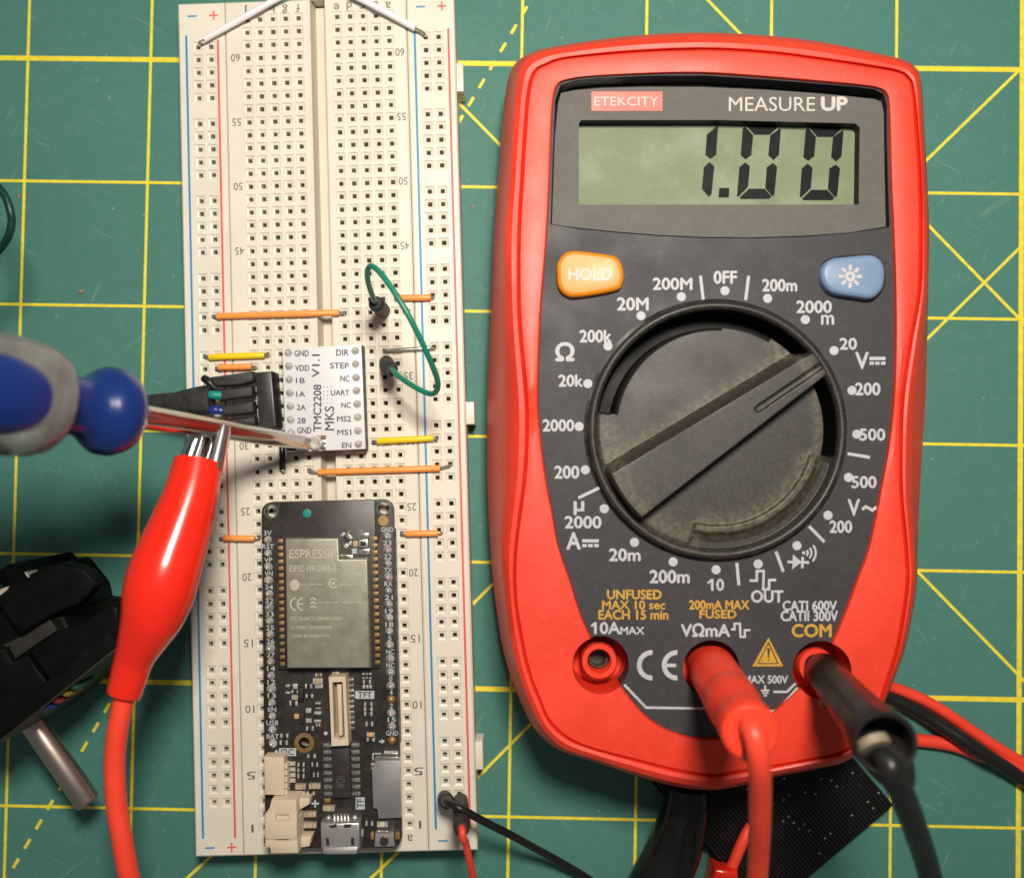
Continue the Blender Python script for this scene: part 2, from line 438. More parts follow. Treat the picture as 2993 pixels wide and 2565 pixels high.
# ================================================================== breadboard
TZ = 8.5
bread = thing('breadboard', 'long ivory solderless breadboard with numbered rows and blue and red rail lines', 'breadboard', bb(13.97, 80, 0))
def strip(name, u0, u1, v0, v1, holes, groove=None):
    """top skin with a funnel hole in each cell, side walls, chamfered edge"""
    m = MB(); h = 1.27
    us = {u0+0.3, u1-0.3}; vs = {v0+0.3, v1-0.3}
    for (u, v) in holes:
        us |= {round(u-h, 3), round(u+h, 3)}; vs |= {round(v-h, 3), round(v+h, 3)}
    if groove: us |= set(groove)
    def merge(s):
        s = sorted(s); o = [s[0]]
        for x in s[1:]:
            if x-o[-1] > 0.01: o.append(x)
        return o
    us, vs = merge(us), merge(vs)
    for i in range(len(us)-1):
        for j in range(len(vs)-1):
            a, b_, c, d = us[i], us[i+1], vs[j], vs[j+1]
            cu, cv = (a+b_)/2, (c+d)/2
            if groove and groove[0] <= cu <= groove[1]: continue
            if abs(b_-a-2.54) < 0.05 and abs(d-c-2.54) < 0.05 and any(abs(u-cu) < 0.1 and abs(v-cv) < 0.1 for u, v in holes):
                def ring(k, z): return [bb(cu-k, cv-k, z), bb(cu+k, cv-k, z), bb(cu+k, cv+k, z), bb(cu-k, cv+k, z)]
                o = [bb(a, c, TZ), bb(b_, c, TZ), bb(b_, d, TZ), bb(a, d, TZ)]
                jx = random.uniform(-0.05, 0.05)
                m.loft([o, ring(0.95, TZ), ring(0.86, TZ-0.2), ring(0.42+jx*0.4, TZ-0.38), ring(0.40+jx*0.4, TZ-3.4)], False, False)
                m.sheet(ring(0.40+jx*0.4, 0), TZ-3.2, 1)
                if random.random() < 0.8:
                    k = random.choice((-1, 1))*0.12
                    m.prism([bb(cu+k-0.07, cv-0.38, 0), bb(cu+k+0.07, cv-0.38, 0), bb(cu+k+0.07, cv+0.38, 0), bb(cu+k-0.07, cv+0.38, 0)], TZ-3.1, TZ-1.3-random.random()*0.6, mi=1)
            else:
                m.sheet([bb(a, c, 0), bb(b_, c, 0), bb(b_, d, 0), bb(a, d, 0)], TZ)
    o = [bb(u0, v0, 0), bb(u1, v0, 0), bb(u1, v1, 0), bb(u0, v1, 0)]
    i_ = [bb(u0+0.3, v0+0.3, TZ), bb(u1-0.3, v0+0.3, TZ), bb(u1-0.3, v1-0.3, TZ), bb(u0+0.3, v1-0.3, TZ)]
    m.loft([[Vector((p.x, p.y, 0.0)) for p in o], [Vector((p.x, p.y, TZ-0.3)) for p in o], i_], True, False)
    if groove:
        g0, g1 = groove
        c0, c1 = v0+0.3, v1-0.3
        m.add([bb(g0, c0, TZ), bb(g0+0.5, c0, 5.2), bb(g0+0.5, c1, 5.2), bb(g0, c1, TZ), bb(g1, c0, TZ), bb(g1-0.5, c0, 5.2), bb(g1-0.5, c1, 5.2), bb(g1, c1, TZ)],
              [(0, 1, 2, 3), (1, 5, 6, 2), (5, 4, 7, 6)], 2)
        for g, sgn in ((g0, -1), (g1, 1)):             # raised lips along the channel
            a = g+sgn*0.05; b_ = g+sgn*0.55
            m.prism([bb(a, c0, 0), bb(b_, c0, 0), bb(b_, c1, 0), bb(a, c1, 0)], TZ-0.2, TZ+0.12, 0.08)
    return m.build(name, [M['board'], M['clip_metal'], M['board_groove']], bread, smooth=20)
P254 = 2.54
cols = [k*P254 for k in (0, 1, 2, 3, 4, 7, 8, 9, 10, 11)]
term = [(u, r*P254) for u in cols for r in range(1, 64)]
V0, V1 = -2.6, 163.6
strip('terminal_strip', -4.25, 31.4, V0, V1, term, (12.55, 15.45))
lr = [(r+0.0)*P254 for g in range(10) for r in range(61-6*g-4, 61-6*g+1)]
lr = [v for v in lr]
strip('power_rail', -13.55, -4.37, V0, V1, [(u, v+0.0) for u in (-9.75, -7.25) for v in lr])
strip('power_rail', 31.52, 40.9, V0, V1, [(u, v+0.45) for u in (35.1, 37.64) for v in lr])
for (ex_, y0, y1) in [(1332, 184, 268), (1364, 1174, 1240), (1389, 2166, 2249)]:
    q0 = F_(ex_, y0, 6.0); q1 = F_(ex_+2, y1, 6.0)
    uu = Vector((math.cos(BBA), math.sin(BBA), 0))
    m = MB().prism([q0-uu*0.5, q0+uu*1.45, q1+uu*1.45, q1-uu*0.5], 0.4, 6.0, 0.25)
    m.build('locking_tab', M['board'], bread)
# printing on the board
ink, blu, rd = MB(), MB(), MB()
ZP = TZ+0.03
for u, m, v0, v1 in ((-11.95, blu, 0.9, 157.2), (-5.75, rd, 0.9, 156.2), (33.0, blu, 1.6, 157.6), (39.6, rd, 1.6, 156.8)):
    m.line([bb(u, v0, 0), bb(u, v1, 0)], 0.42, ZP)
for v in (161.0, -0.9):
    blu.line([bb(-11.6, v, 0), bb(-9.8, v, 0)], 0.32, ZP)
    rd.line([bb(-7.35, v, 0), bb(-5.55, v, 0)], 0.30, ZP); rd.line([bb(-6.45, v-0.95, 0), bb(-6.45, v+0.95, 0)], 0.30, ZP+0.01)
    blu.line([bb(33.4, v+0.3, 0), bb(35.2, v+0.3, 0)], 0.30, ZP)
    rd.line([bb(37.6, v+0.3, 0), bb(39.4, v+0.3, 0)], 0.30, ZP); rd.line([bb(38.5, v-0.6, 0), bb(38.5, v+1.2, 0)], 0.30, ZP+0.01)
def bbtext(s, u, v, w, h):
    vs, fs = glyphs(s, 0.0)
    xs = [p[0] for p in vs]; ys = [p[1] for p in vs]
    o = []
    for p in vs:
        a = (p[0]-min(xs))/(max(xs)-min(xs))-0.5; b_ = (p[1]-min(ys))/(max(ys)-min(ys))-0.5
        o.append(bb(u-a*w, v-b_*h, ZP))
    ink.add(o, fs)
for r in [1]+list(range(5, 65, 5)):
    w = 0.45 if r == 1 else 1.75
    bbtext(str(r), -2.35, r*P254+0.05, w, 1.5)
    bbtext(str(r), 30.0, r*P254+0.05, w, 1.5)
for k, ch in zip(cols, 'jihgfedcba'):
    h = {'j': 1.9, 'i': 1.55, 'h': 1.6, 'f': 1.6, 'd': 1.6, 'b': 1.6, 'g': 1.7}.get(ch, 1.25)
    w = {'j': 0.55, 'i': 0.22, 'f': 0.7}.get(ch, 1.05)
    bbtext(ch, k, 161.9, w, h)
    bbtext(ch, k, 0.15, w, h)
ink.build('printed_numbers', M['ink'], bread, smooth=0)
blu.build('negative_line', M['ink_blue'], bread, smooth=0)
rd.build('positive_line', M['ink_red'], bread, smooth=0)

# ================================================================== multimeter
ZF = 29.6
meter = thing('multimeter', 'red multimeter with charcoal face, big dial and display reading 1.00', 'multimeter', F_(2070, 1250, 0))
ST = [((2061,96),(2061,144),(2061,215)), ((2246,105),(2246,154),(2246,227)), ((2399,123),(2399,173),(2399,240)), ((2553,154),(2540,194),(2500,249)),
 ((2640,175),(2625,210),(2560,257)), ((2675,197),(2655,229),(2588,272)), ((2693,240),(2669,265),(2597,305)), ((2703,396),(2680,396),(2600,396)),
 ((2711,540),(2689,540),(2604,540)), ((2716,680),(2691,680),(2611,690)), ((2713,850),(2687,850),(2616,850)), ((2710,1000),(2662,1000),(2617,1000)),
 ((2706,1150),(2640,1150),(2612,1150)), ((2697,1300),(2633,1290),(2597,1300)), ((2688,1450),(2634,1440),(2570,1450)), ((2682,1600),(2648,1600),(2538,1600)),
 ((2680,1700),(2652,1700),(2502,1700)), ((2666,1800),(2640,1800),(2469,1790)), ((2644,1900),(2621,1900),(2425,1890)), ((2615,1980),(2595,1980),(2372,1970)),
 ((2587,2050),(2568,2060),(2326,2020)), ((2550,2130),(2530,2120),(2285,2057)), ((2520,2185),(2495,2172),(2262,2077)), ((2470,2225),(2455,2200),(2242,2092)),
 ((2380,2247),(2380,2216),(2208,2117)), ((2260,2271),(2255,2240),(2165,2140)), ((2165,2295),(2165,2254),(2120,2153)), ((2080,2307),(2080,2265),(2076,2159)),
 ((1979,2298),(1979,2251),(2010,2151)), ((1863,2267),(1840,2216),(1940,2126)), ((1747,2228),(1716,2182),(1882,2085)), ((1647,2197),(1651,2151),(1825,2018)),
 ((1593,2162),(1601,2101),(1782,1952)), ((1554,2116),(1575,2040),(1742,1890)), ((1508,2016),(1550,1975),(1700,1800)), ((1471,1900),(1530,1890),(1668,1700)),
 ((1447,1750),(1508,1750),(1634,1600)), ((1433,1600),(1508,1610),(1615,1500)), ((1424,1400),(1533,1400),(1594,1385)), ((1424,1270),(1540,1260),(1578,1250)),
 ((1425,1150),(1537,1150),(1573,1150)), ((1434,925),(1518,925),(1580,925)), ((1443,700),(1517,700),(1596,720)), ((1454,540),(1525,540),(1606,540)),
 ((1465,396),(1534,396),(1611,396)), ((1478,270),(1546,262),(1618,290)), ((1498,198),(1565,208),(1634,245)), ((1545,158),(1598,188),(1678,230)),
 ((1630,135),(1660,170),(1740,223)), ((1850,105),(1850,152),(1900,216))]
OF = {35: .43, 36: .53, 37: .5, 38: .62, 39: .62, 40: .62, 41: .56, 42: .42, 43: .45, 44: .45, 45: .42, 46: .3, 10: .12, 11: .4, 12: .53, 13: .55, 14: .5, 15: .3, 34: .4, 33: .35, 32: .3}
ZS = [20]*50
for i in range(31, 46): ZS[i] = 11
for i in (29, 30, 46): ZS[i] = 14
for i in range(22, 29): ZS[i] = 19
def L2(a, b_, t): return (a[0]+(b_[0]-a[0])*t, a[1]+(b_[1]-a[1])*t)
def toward(a, b_, d):
    l = math.hypot(b_[0]-a[0], b_[1]-a[1]); return L2(a, b_, d/l)
cen = F_(2070, 1220, 30)
def loop(f): return crom([f(i) for i in range(50)], 5, True)
def shrink(l, k, z): return [Vector((cen.x+(p.x-cen.x)*k, cen.y+(p.y-cen.y)*k, z)) for p in l]
lS = loop(lambda i: F_(*ST[i][0], ZS[i]))
lO1 = loop(lambda i: F_(*L2(ST[i][0], ST[i][1], OF.get(i, .18)*0.8), 28.2))
lO = loop(lambda i: F_(*L2(ST[i][0], ST[i][1], OF.get(i, .18)+.06), 30.0))
lR = loop(lambda i: F_(*L2(ST[i][0], ST[i][1], OF.get(i, .18)*.5+.5), 30.7))
lGo = loop(lambda i: F_(*toward(ST[i][1], ST[i][0], 6), 30.55))
lG = loop(lambda i: F_(*ST[i][1], 29.5))
lGi = loop(lambda i: F_(*toward(ST[i][1], ST[i][2], 6), 30.4))
lI = loop(lambda i: F_(*L2(ST[i][1], ST[i][2], .5), 30.6))
lF1 = loop(lambda i: F_(*toward(ST[i][2], ST[i][1], 5), 30.35))
lF = loop(lambda i: F_(*ST[i][2], 29.9))
lFd = [Vector((p.x, p.y, 24.0)) for p in lF]
body = MB()
body.loft([shrink(lS, .965, 0.0), shrink(lS, .985, 3.0), lS, lO1, lO, lR, lGo, lG, lGi, lI, lF1, lF, lFd])
body_o = body.build('rubber_body', M['red'], meter, smooth=28)
def cyl_cut(c, r, z0, z1):
    m = MB().lathe(Vector((c.x, c.y, z0)), (0, 0, 1), [(0, r), (z1-z0, r)], 48)
    return m.build('cutter', M['black'], meter)
JK = [F_(1755.5, 1942, 30), F_(2081, 1955, 30), F_(2402, 1957, 30)]
# face plate
face = MB()
fl = [Vector((p.x, p.y, 0)) for p in lF]
if area2(fl) < 0: fl = fl[::-1]
fl = inset(fl, 0.06)
face.prism(fl, 24.2, ZF, 0.0)
face_o = face.build('face_plate', M['face'], meter, smooth=30)
cuts = [cyl_cut(j, 4.85, 21.0, 40.0) for j in JK]
# the display opening is cut through the face plate too
win_top = [i for i in list(range(44, 50))+list(range(0, 8))]
wp = [F_(1609, 656, ZF), F_(1613, 540, ZF), F_(1618, 396, ZF)]
wp += [F_(*toward(ST[i][2], (2100, 700), 6), ZF) for i in range(45, 50)]+[F_(*toward(ST[i][2], (2100, 700), 6), ZF) for i in range(0, 7)]
wp += [F_(2592, 396, ZF), F_(2596, 540, ZF), F_(2600, 664, ZF), F_(2480, 682, ZF), F_(2350, 692, ZF), F_(2200, 697, ZF), F_(2060, 696, ZF), F_(1930, 690, ZF), F_(1800, 680, ZF), F_(1690, 669, ZF)]
wp = [Vector((p.x, p.y, 0)) for p in wp]
if area2(wp) < 0: wp = wp[::-1]
wcut = MB().prism(wp, 24.6, 40)
wcut_o = wcut.build('cutter', M['black'], meter, smooth=0)
def boolean(o, cutters):
    for c in cutters:
        md = o.modifiers.new('b', 'BOOLEAN'); md.operation = 'DIFFERENCE'; md.solver = 'EXACT'; md.object = c
    dg = bpy.context.evaluated_depsgraph_get()
    me = bpy.data.meshes.new_from_object(o.evaluated_get(dg))
    o.modifiers.clear(); old = o.data; o.data = me; me.name = old.name
    me.polygons.foreach_set('use_smooth', [True]*len(me.polygons))
    me.set_sharp_from_angle(angle=math.radians(28)); me.update()
bpy.context.view_layer.update()
boolean(body_o, cuts)
dcut = cyl_cut(F_(2095.4, 1255.6, 31.0), 21.95, 20, 40)
bpy.context.view_layer.update()
boolean(face_o, cuts+[wcut_o, dcut])
for c in cuts+[wcut_o, dcut]: bpy.data.objects.remove(c)
# display window: glossy bezel, grey panel with an opening, sunken glass
bez = MB()
w1 = inset(wp, 0.12)
bez.prism(w1, 24.65, 25.9, 0.1)
bez_o = bez.build('display_bezel', M['window_black'], meter, smooth=30)
pan_out = [(1613,655),(1617,540),(1622,396),(1632,300),(1640,272),(1680,264),(1760,257),(1900,254),(2061,255),(2246,263),(2399,274),(2500,284),(2555,290),(2576,298),(2583,330),(2585,500),(2589,662),(2480,680),(2350,689),(2200,694),(2060,693),(1930,687),(1800,677),(1690,666)]
op = [(1692,362),(1698,351),(2105,351),(2500,361),(2513,372),(2511,500),(2510,598),(2100,598),(1692,598)]
def ring_plate(outer, inner, z0, z1, name, material, parent):
    c = bpy.data.curves.new('p', 'CURVE'); c.dimensions = '2D'; c.fill_mode = 'BOTH'; c.extrude = (z1-z0)/2
    for pts in (outer, inner):
        sp = c.splines.new('POLY'); sp.points.add(len(pts)-1); sp.use_cyclic_u = True
        for q, p in zip(sp.points, pts): q.co = (p.x, p.y, 0, 1)
    o = bpy.data.objects.new('p', c)
    me = o.to_mesh()
    m = MB(); m.add([Vector((v.co.x, v.co.y, v.co.z+(z0+z1)/2)) for v in me.vertices], [tuple(p.vertices) for p in me.polygons])
    if isinstance(material, list): m.m = [0 if p.normal.z > 0.5 else 1 for p in me.polygons]
    o.to_mesh_clear(); bpy.data.objects.remove(o); bpy.data.curves.remove(c)
    return m.build(name, material, parent, smooth=25)
ring_plate(quad(F_, pan_out, 29.0), quad(F_, op, 29.0), 26.45, 29.0, 'display_panel', [M['panel'], M['trough']], meter)
ZL = 26.4
lcd = MB().prism(rect(F_, 1680, 335, 2530, 612, ZL), 25.95, ZL)
lcd_o = lcd.build('lcd_screen', M['lcd'], meter, smooth=0)
dg_ = MB(); ZD = ZL+0.03
SEG = [[(358,140),(366,150),(345,455),(285,500),(228,455),(245,235)], [(272,530),(325,580),(295,880),(265,912),(190,820),(212,590)],
       [(378,812),(487,812),(482,915),(370,915)],
       [(672,115),(1015,115),(1010,160),(925,238),(760,238),(690,160)], [(650,150),(670,160),(745,245),(725,460),(662,505),(610,460),(632,175)], [(1040,165),(1044,180),(1025,455),(965,512),(908,460),(930,245)],
       [(660,535),(710,580),(690,800),(590,905),(570,905),(595,590)], [(960,540),(1005,585),(975,885),(955,905),(875,815),(893,590)], [(700,820),(868,820),(945,905),(920,932),(610,932),(600,915)],
       [(1355,120),(1700,140),(1690,185),(1605,262),(1440,262),(1370,180)], [(1335,165),(1350,175),(1425,260),(1405,470),(1340,520),(1288,480),(1312,190)], [(1718,185),(1722,200),(1700,475),(1640,528),(1588,480),(1608,262)],
       [(1335,548),(1388,595),(1368,815),(1265,915),(1248,905),(1272,600)], [(1640,560),(1685,600),(1655,895),(1635,915),(1552,825),(1570,600)], [(1375,832),(1545,832),(1625,915),(1605,945),(1285,945),(1275,928)]]
for s_ in SEG: dg_.sheet(quad(LCD_, s_, ZD), ZD)
dg_.build('lcd_digit', M['lcd_ink'], lcd_o, smooth=0)
# printing on the window and on the face
wt, cb, wl = MB(), MB(), MB()
ZW = 29.0
cb.sheet(rect(WIN_, 428, 284, 697, 356, ZW+.03), ZW+.03)
wt.text('ETEKCITY', (438, 303, 682, 337), WIN_, ZW+.05)
wt.text('MEASURE', (950, 304, 1278, 358), WIN_, ZW+.04)
wt.text('UP', (1303,305,1399,355), WIN_, ZW+.04, bold=0.028)
cb.build('brand_badge', M['coral'], meter, smooth=0)
wt.build('window_lettering', M['legend_pale'], meter, smooth=0)
ZT = ZF+.04
W, Y = MB(), MB()
for s_, bx in [('200M', (1130,250,1382,325)), ('0FF', (1525,205,1672,285)), ('20M', (898,378,1098,458)), ('200k', (655,588,858,665)), ('Ω', (500,670,615,785)),
               ('20k', (518,878,672,952)), ('2000', (415,1168,615,1242)), ('200', (492,1468,648,1548))]:
    W.text(s_, bx, ML_, ZT, bold=0.02)
for s_, bx in [('200m', (508,258,730,335)), ('2000', (730,398,955,475)), ('m', (890,490,970,550)), ('20', (1010,640,1118,712)), ('V', (1112,732,1195,838)),
               ('200', (1112,930,1270,1008)), ('500', (1140,1228,1302,1302)), ('500', (1088,1535,1245,1610))]:
    W.text(s_, bx, MR_, ZT, bold=0.02)
for s_, bx in [('2000', (638,275,905,362)), ('µ', (705,165,778,262)), ('A', (652,395,752,518)), ('20m', (968,515,1195,605)), ('200m', (1268,675,1560,768)),
               ('10A', (857,1060,1045,1145)), ('MAX', (1050,1095,1225,1148)), ('VΩmA', (1500,1070,1860,1165))]:
    W.text(s_, bx, LL_, ZT, bold=0.02)
for s_, bx in [('V', (1215,150,1300,270)), ('200', (1080,308,1242,395)), ('10', (202,740,292,825)), ('OUT', (498,825,732,912)), ('CATI 600V', (732,902,1130,972)),
               ('CATII 300V', (718,975,1138,1050)), ('MAX 500V', (445,1455,768,1512))]:
    W.text(s_, bx, LR_, ZT, bold=0.02)
W.line([(1320,225),(1345,203),(1370,215),(1395,230),(1425,205)], 0.5, ZT, LR_)
for fn, pts in [(ML_, [(1313,371),(1596,332),(1051,494),(837,690),(706,934),(650,1212),(690,1493),(813,1745)]),
                (MR_, [(541,382),(785,519),(972,720),(1088,978),(1120,1262),(1066,1542)]),
                (LL_, [(1153,467),(1440,612)]), (LR_, [(1066,267),(836,492),(548,628),(236,670)])]:
    for x, y in pts: W.disc(fn(x, y, ZT), 0.78)
for fn, a, b_ in [(ML_, (1437,235), (1455,390)), (ML_, (1750,235), (1730,392)), (ML_, (645,1675), (780,1610)), (MR_, (1060,1388), (1205,1412)),
                  (LR_, (925,348), (1040,465)), (LR_, (680,535), (735,685)), (LR_, (390,620), (405,785))]:
    W.line([a, b_], 0.52, ZT, fn)
for fn, x0, x1, y0, y1, y2, y3 in [(MR_, 1202, 1305, 760, 782, 792, 812), (LL_, 765, 888, 445, 468, 480, 503)]:
    W.sheet(rect(fn, x0, y0, x1, y1, ZT), ZT)
    w = (x1-x0)*.28
    for k in range(3):
        xa = x0+(x1-x0-w)*k/2; W.sheet(rect(fn, xa, y2, xa+w, y3, ZT), ZT)
W.line([(174,770),(207,744)], 0.36, ZT+.016, LR_); W.line([(832,1090),(864,1064)], 0.36, ZT+.016, LL_)
PU = crop(2180, 1560, 5.92)
W.line([(65,805),(190,805),(190,640),(310,640),(300,955),(400,955),(405,795),(525,795)], 0.44, ZT, PU)
W.line([(1870,1112),(1895,1112),(1895,1070),(1935,1070),(1940,1168),(1972,1168),(1972,1118),(2012,1118)], 0.38, ZT, LL_)
W.line([(720,480),(1095,492)], 0.46, ZT+.004, PU); W.sheet(quad(PU, [(815,355),(965,480),(800,612)], ZT), ZT); W.line([(985,395),(975,590)], 0.46, ZT+.008, PU)
W.disc(PU(1000,325,ZT), 0.28)
for r_ in (75, 140, 215):
    W.line([(995+r_*math.cos(a), 325+r_*math.sin(a)*1.0) for a in [math.radians(x) for x in range(-38, 45, 10)]], 0.36, ZT, PU)
def arc(fn, cx, cy, R_, r_, a0, a1, n=20):
    o = [(cx+R_*math.cos(math.radians(a0+(a1-a0)*k/n)), cy-R_*math.sin(math.radians(a0+(a1-a0)*k/n))) for k in range(n+1)]
    i = [(cx+r_*math.cos(math.radians(a0+(a1-a0)*k/n)), cy-r_*math.sin(math.radians(a0+(a1-a0)*k/n))) for k in range(n+1)]
    q = quad(fn, o+i, ZT)
    return q, [(k, k+1, n+1+k+1, n+1+k) for k in range(n)]
for cx in (1283, 1468):
    q, f_ = arc(LL_, cx, 1378, 112, 77, 88, 272); W.add(q, [f[::-1] for f in f_])
W.sheet(rect(LL_, 1385, 1366, 1462, 1392, ZT+.004), ZT+.004)
W.line([(1078,1522),(1240,1692),(1700,1699)], 0.42, ZT, LL_)
W.line([(840,1545),(690,1715),(590,1722)], 0.42, ZT, LR_)
W.line([(825,1512),(762,1575),(660,1575)], 0.40, ZT, LR_)
W.line([(600,1525),(600,1562)], 0.3, ZT, LR_); W.line([(568,1565),(633,1565)], 0.3, ZT+.004, LR_); W.line([(578,1584),(623,1584)], 0.3, ZT, LR_); W.line([(588,1603),(613,1603)], 0.3, ZT, LR_)
for s_, fn, bx in [('UNFUSED', LL_, (952,820,1352,888)), ('MAX 10 sec', LL_, (915,900,1380,963)), ('EACH 15 min', LL_, (888,970,1402,1038)), ('200mA MAX', LR_, (38,898,480,963)),
                   ('FUSED', LR_, (115,970,385,1030)), ('COM', LR_, (800,1075,1090,1168))]:
    Y.text(s_, bx, fn, ZT, bold=0.02)
Y.sheet(quad(LR_, [(625,1172),(735,1386),(505,1386)], ZT), ZT)
tri = MB()
tri.line([(625,1212),(695,1365),(545,1365),(625,1212),(695,1365)], 0.16, ZT+.02, LR_)
tri.sheet(quad(LR_, [(614,1252),(636,1252),(629,1322),(621,1322)], ZT+.02), ZT+.02); tri.disc(LR_(625,1340,ZT+.02), .16)
W.build('white_lettering', M['legend'], meter, smooth=0)
Y.build('yellow_lettering', M['legend_yellow'], meter, smooth=0)
tri.build('warning_mark', M['face'], meter, smooth=0)
# buttons
hb = MB().prism(crom(quad(ML_, [(505,230),(510,150),(560,88),(640,76),(850,102),(910,132),(938,210),(930,290),(880,335),(640,376),(560,362),(515,310)], 30.6), 4, True), 27, 31.3, 0.8, steps=4)
hb_o = hb.build('hold_button', M['orange_btn'], meter)
MB().text('HOLD', (582,187,858,264), ML_, 31.34, bold=0.018).build('button_lettering', M['legend_pale'], hb_o, smooth=0)
lb = MB().prism(crom(quad(SUN_, [(575,440),(640,300),(780,215),(1000,185),(1350,155),(1500,170),(1620,260),(1680,430),(1660,680),(1580,820),(1440,912),(1200,888),(850,832),(690,750),(590,600)], 31), 4, True), 27, 31.9, 0.9, steps=4)
lb_o = lb.build('light_button', M['blue_btn'], meter)
sn = MB(); c0 = SUN_(1095, 520, 31.95)
sn.disc(c0, 0.88, r_in=.32)
for k in range(8):
    a = math.pi/4*k
    d_ = Vector((math.cos(a), math.sin(a), 0)); sn.line([c0+d_*1.05, c0+d_*1.98], 0.52, 31.95)
sn.build('sun_mark', M['legend_pale'], lb_o, smooth=0)
ring_plate(crom(quad(SUN_, [(540,450),(610,285),(770,190),(1000,160),(1350,132),(1520,148),(1645,250),(1705,430),(1690,690),(1600,850),(1450,960),(1190,925),(840,865),(665,780),(550,620)], ZF+.03), 4, True),
           crom(quad(SUN_, [(600,440),(660,310),(790,235),(1000,205),(1350,175),(1490,190),(1600,270),(1655,430),(1640,670),(1560,800),(1430,885),(1200,868),(860,812),(710,740),(620,600)], ZF+.03), 4, True), ZF+.005, ZF+.03, 'button_well', M['window_black'], meter)
# jacks
for j, c in enumerate(JK):
    q = MB()
    o = Vector((c.x, c.y, 0))
    q.lathe(o, (0, 0, 1), [(21.2, 4.8), (21.6, 4.8), (21.6, 3.2), (26.6, 3.15), (27.1, 2.95), (27.1, 2.15), (26.7, 1.95), (22.5, 1.9)], 40)
    jo = q.build('jack_socket', M['red'], meter, smooth=40)
    MB().lathe(o, (0, 0, 1), [(22.55, 1.7), (24.4, 1.7), (24.4, 1.35), (22.6, 1.3), (22.58, 0.3)], 28).build('contact_sleeve', M['clip_metal'], jo)
# rotary dial: height field over a disc
dc = F_(2095.4, 1255.6, 31.0)
def dpt(x, y): return ((x-922)/38.1, (878-y)/38.1)
def sstep(a, b_, x):
    t = min(1, max(0, (x-a)/(b_-a))); return t*t*(3-2*t)
def edge(p, q):
    dx, dy = q[0]-p[0], q[1]-p[1]; l = math.hypot(dx, dy)
    return lambda x, y: ((x-p[0])*(-dy)+(y-p[1])*dx)/l
e_up = edge(dpt(215,1190), dpt(1480,400)); e_lo = edge(dpt(1510,590), dpt(410,1470)); e_le = edge(dpt(410,1470), dpt(215,1190))
gl0, gl1 = dpt(1150,748), dpt(1545,470)
def segd(x, y, p, q):
    dx, dy = q[0]-p[0], q[1]-p[1]; t = max(0, min(1, ((x-p[0])*dx+(y-p[1])*dy)/(dx*dx+dy*dy)))
    return math.hypot(x-p[0]-dx*t, y-p[1]-dy*t)
def dial_h(x, y):
    r = math.hypot(x, y); a = math.degrees(math.atan2(y, x)) % 360
    h = 1.1
    # finger troughs
    rin = 17.3 if 60 <= a <= 172 else 18.1
    ang = sstep(-13, -11, a if a < 200 else a-360)*(1-sstep(171, 173, a if a < 200 else a-360))
    w_in = 0.6 if 60 <= a <= 172 else 0.45
    t = sstep(rin, rin+w_in, r)*ang
    h -= 6.0*t
    if 88 <= a <= 172: h += 0.5*sstep(17.0, 17.3, r)*(1-sstep(17.5, 17.8, r))
    # worn lower lip
    b2 = sstep(-104, -101, a-360 if a > 180 else a)*(1-sstep(-16, -12, a-360 if a > 180 else a))
    h += b2*(0.75*sstep(16.0, 16.5, r)*(1-sstep(17.2, 18.2, r))-0.5*sstep(17.5, 19.3, r))
    # rim
    k = sstep(19.9, 20.5, r)
    h = h*(1-k)+k*(2.0-0.9*abs((r-21.2)/0.9)**2.2)
    # pointer bar
    du, dl, de = e_up(x, y), e_lo(x, y), e_le(x, y)
    bar = (1-sstep(0, 1.9, du))*(1-sstep(-0.35, 0.2, dl))*(1-sstep(-0.2, 0.2, de))
    tip = 1-sstep(19.6, 20.5, r)
    ctip = math.hypot(x-dpt(1500,480)[0], y-dpt(1500,480)[1])
    if x > dpt(1500,480)[0]-1 and ctip > 2.6 and y > 8: tip *= 1-sstep(2.6, 3.2, ctip)
    hb_ = 4.6*bar*tip
    if bar > 0.5:
        g_ = segd(x, y, gl0, gl1); hb_ -= 0.55*(1-sstep(0.25, 0.7, g_))
    h = max(h, h*(1-bar*tip)+hb_*1.0+1.0*bar*tip) if bar*tip > 0 else h
    return h
dial = MB(); nr, na = 200, 800
vs = []; fs = []
for i in range(nr+1):
    r = 22.05*i/nr
    for k in range(na):
        a = 2*math.pi*k/na
        x, y = r*math.cos(a), r*math.sin(a)
        vs.append(Vector((dc.x+x, dc.y+y, ZF+dial_h(x, y) if i < nr else ZF-5.0)))
for i in range(nr):
    for k in range(na):
        k2 = (k+1) % na
        if i == 0: fs.append((k, na+k, na+k2)) if k else fs.append((0, na, na+1))
        else: fs.append((i*na+k, (i+1)*na+k, (i+1)*na+k2, i*na+k2))
dial.add(vs, fs)
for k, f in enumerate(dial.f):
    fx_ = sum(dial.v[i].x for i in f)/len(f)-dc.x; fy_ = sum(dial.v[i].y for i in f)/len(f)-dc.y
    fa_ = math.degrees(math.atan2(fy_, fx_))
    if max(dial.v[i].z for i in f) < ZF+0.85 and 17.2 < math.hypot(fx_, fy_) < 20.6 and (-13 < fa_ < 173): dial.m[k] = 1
dial_o = dial.build('rotary_dial', [M['dial'], M['trough']], meter, smooth=50)
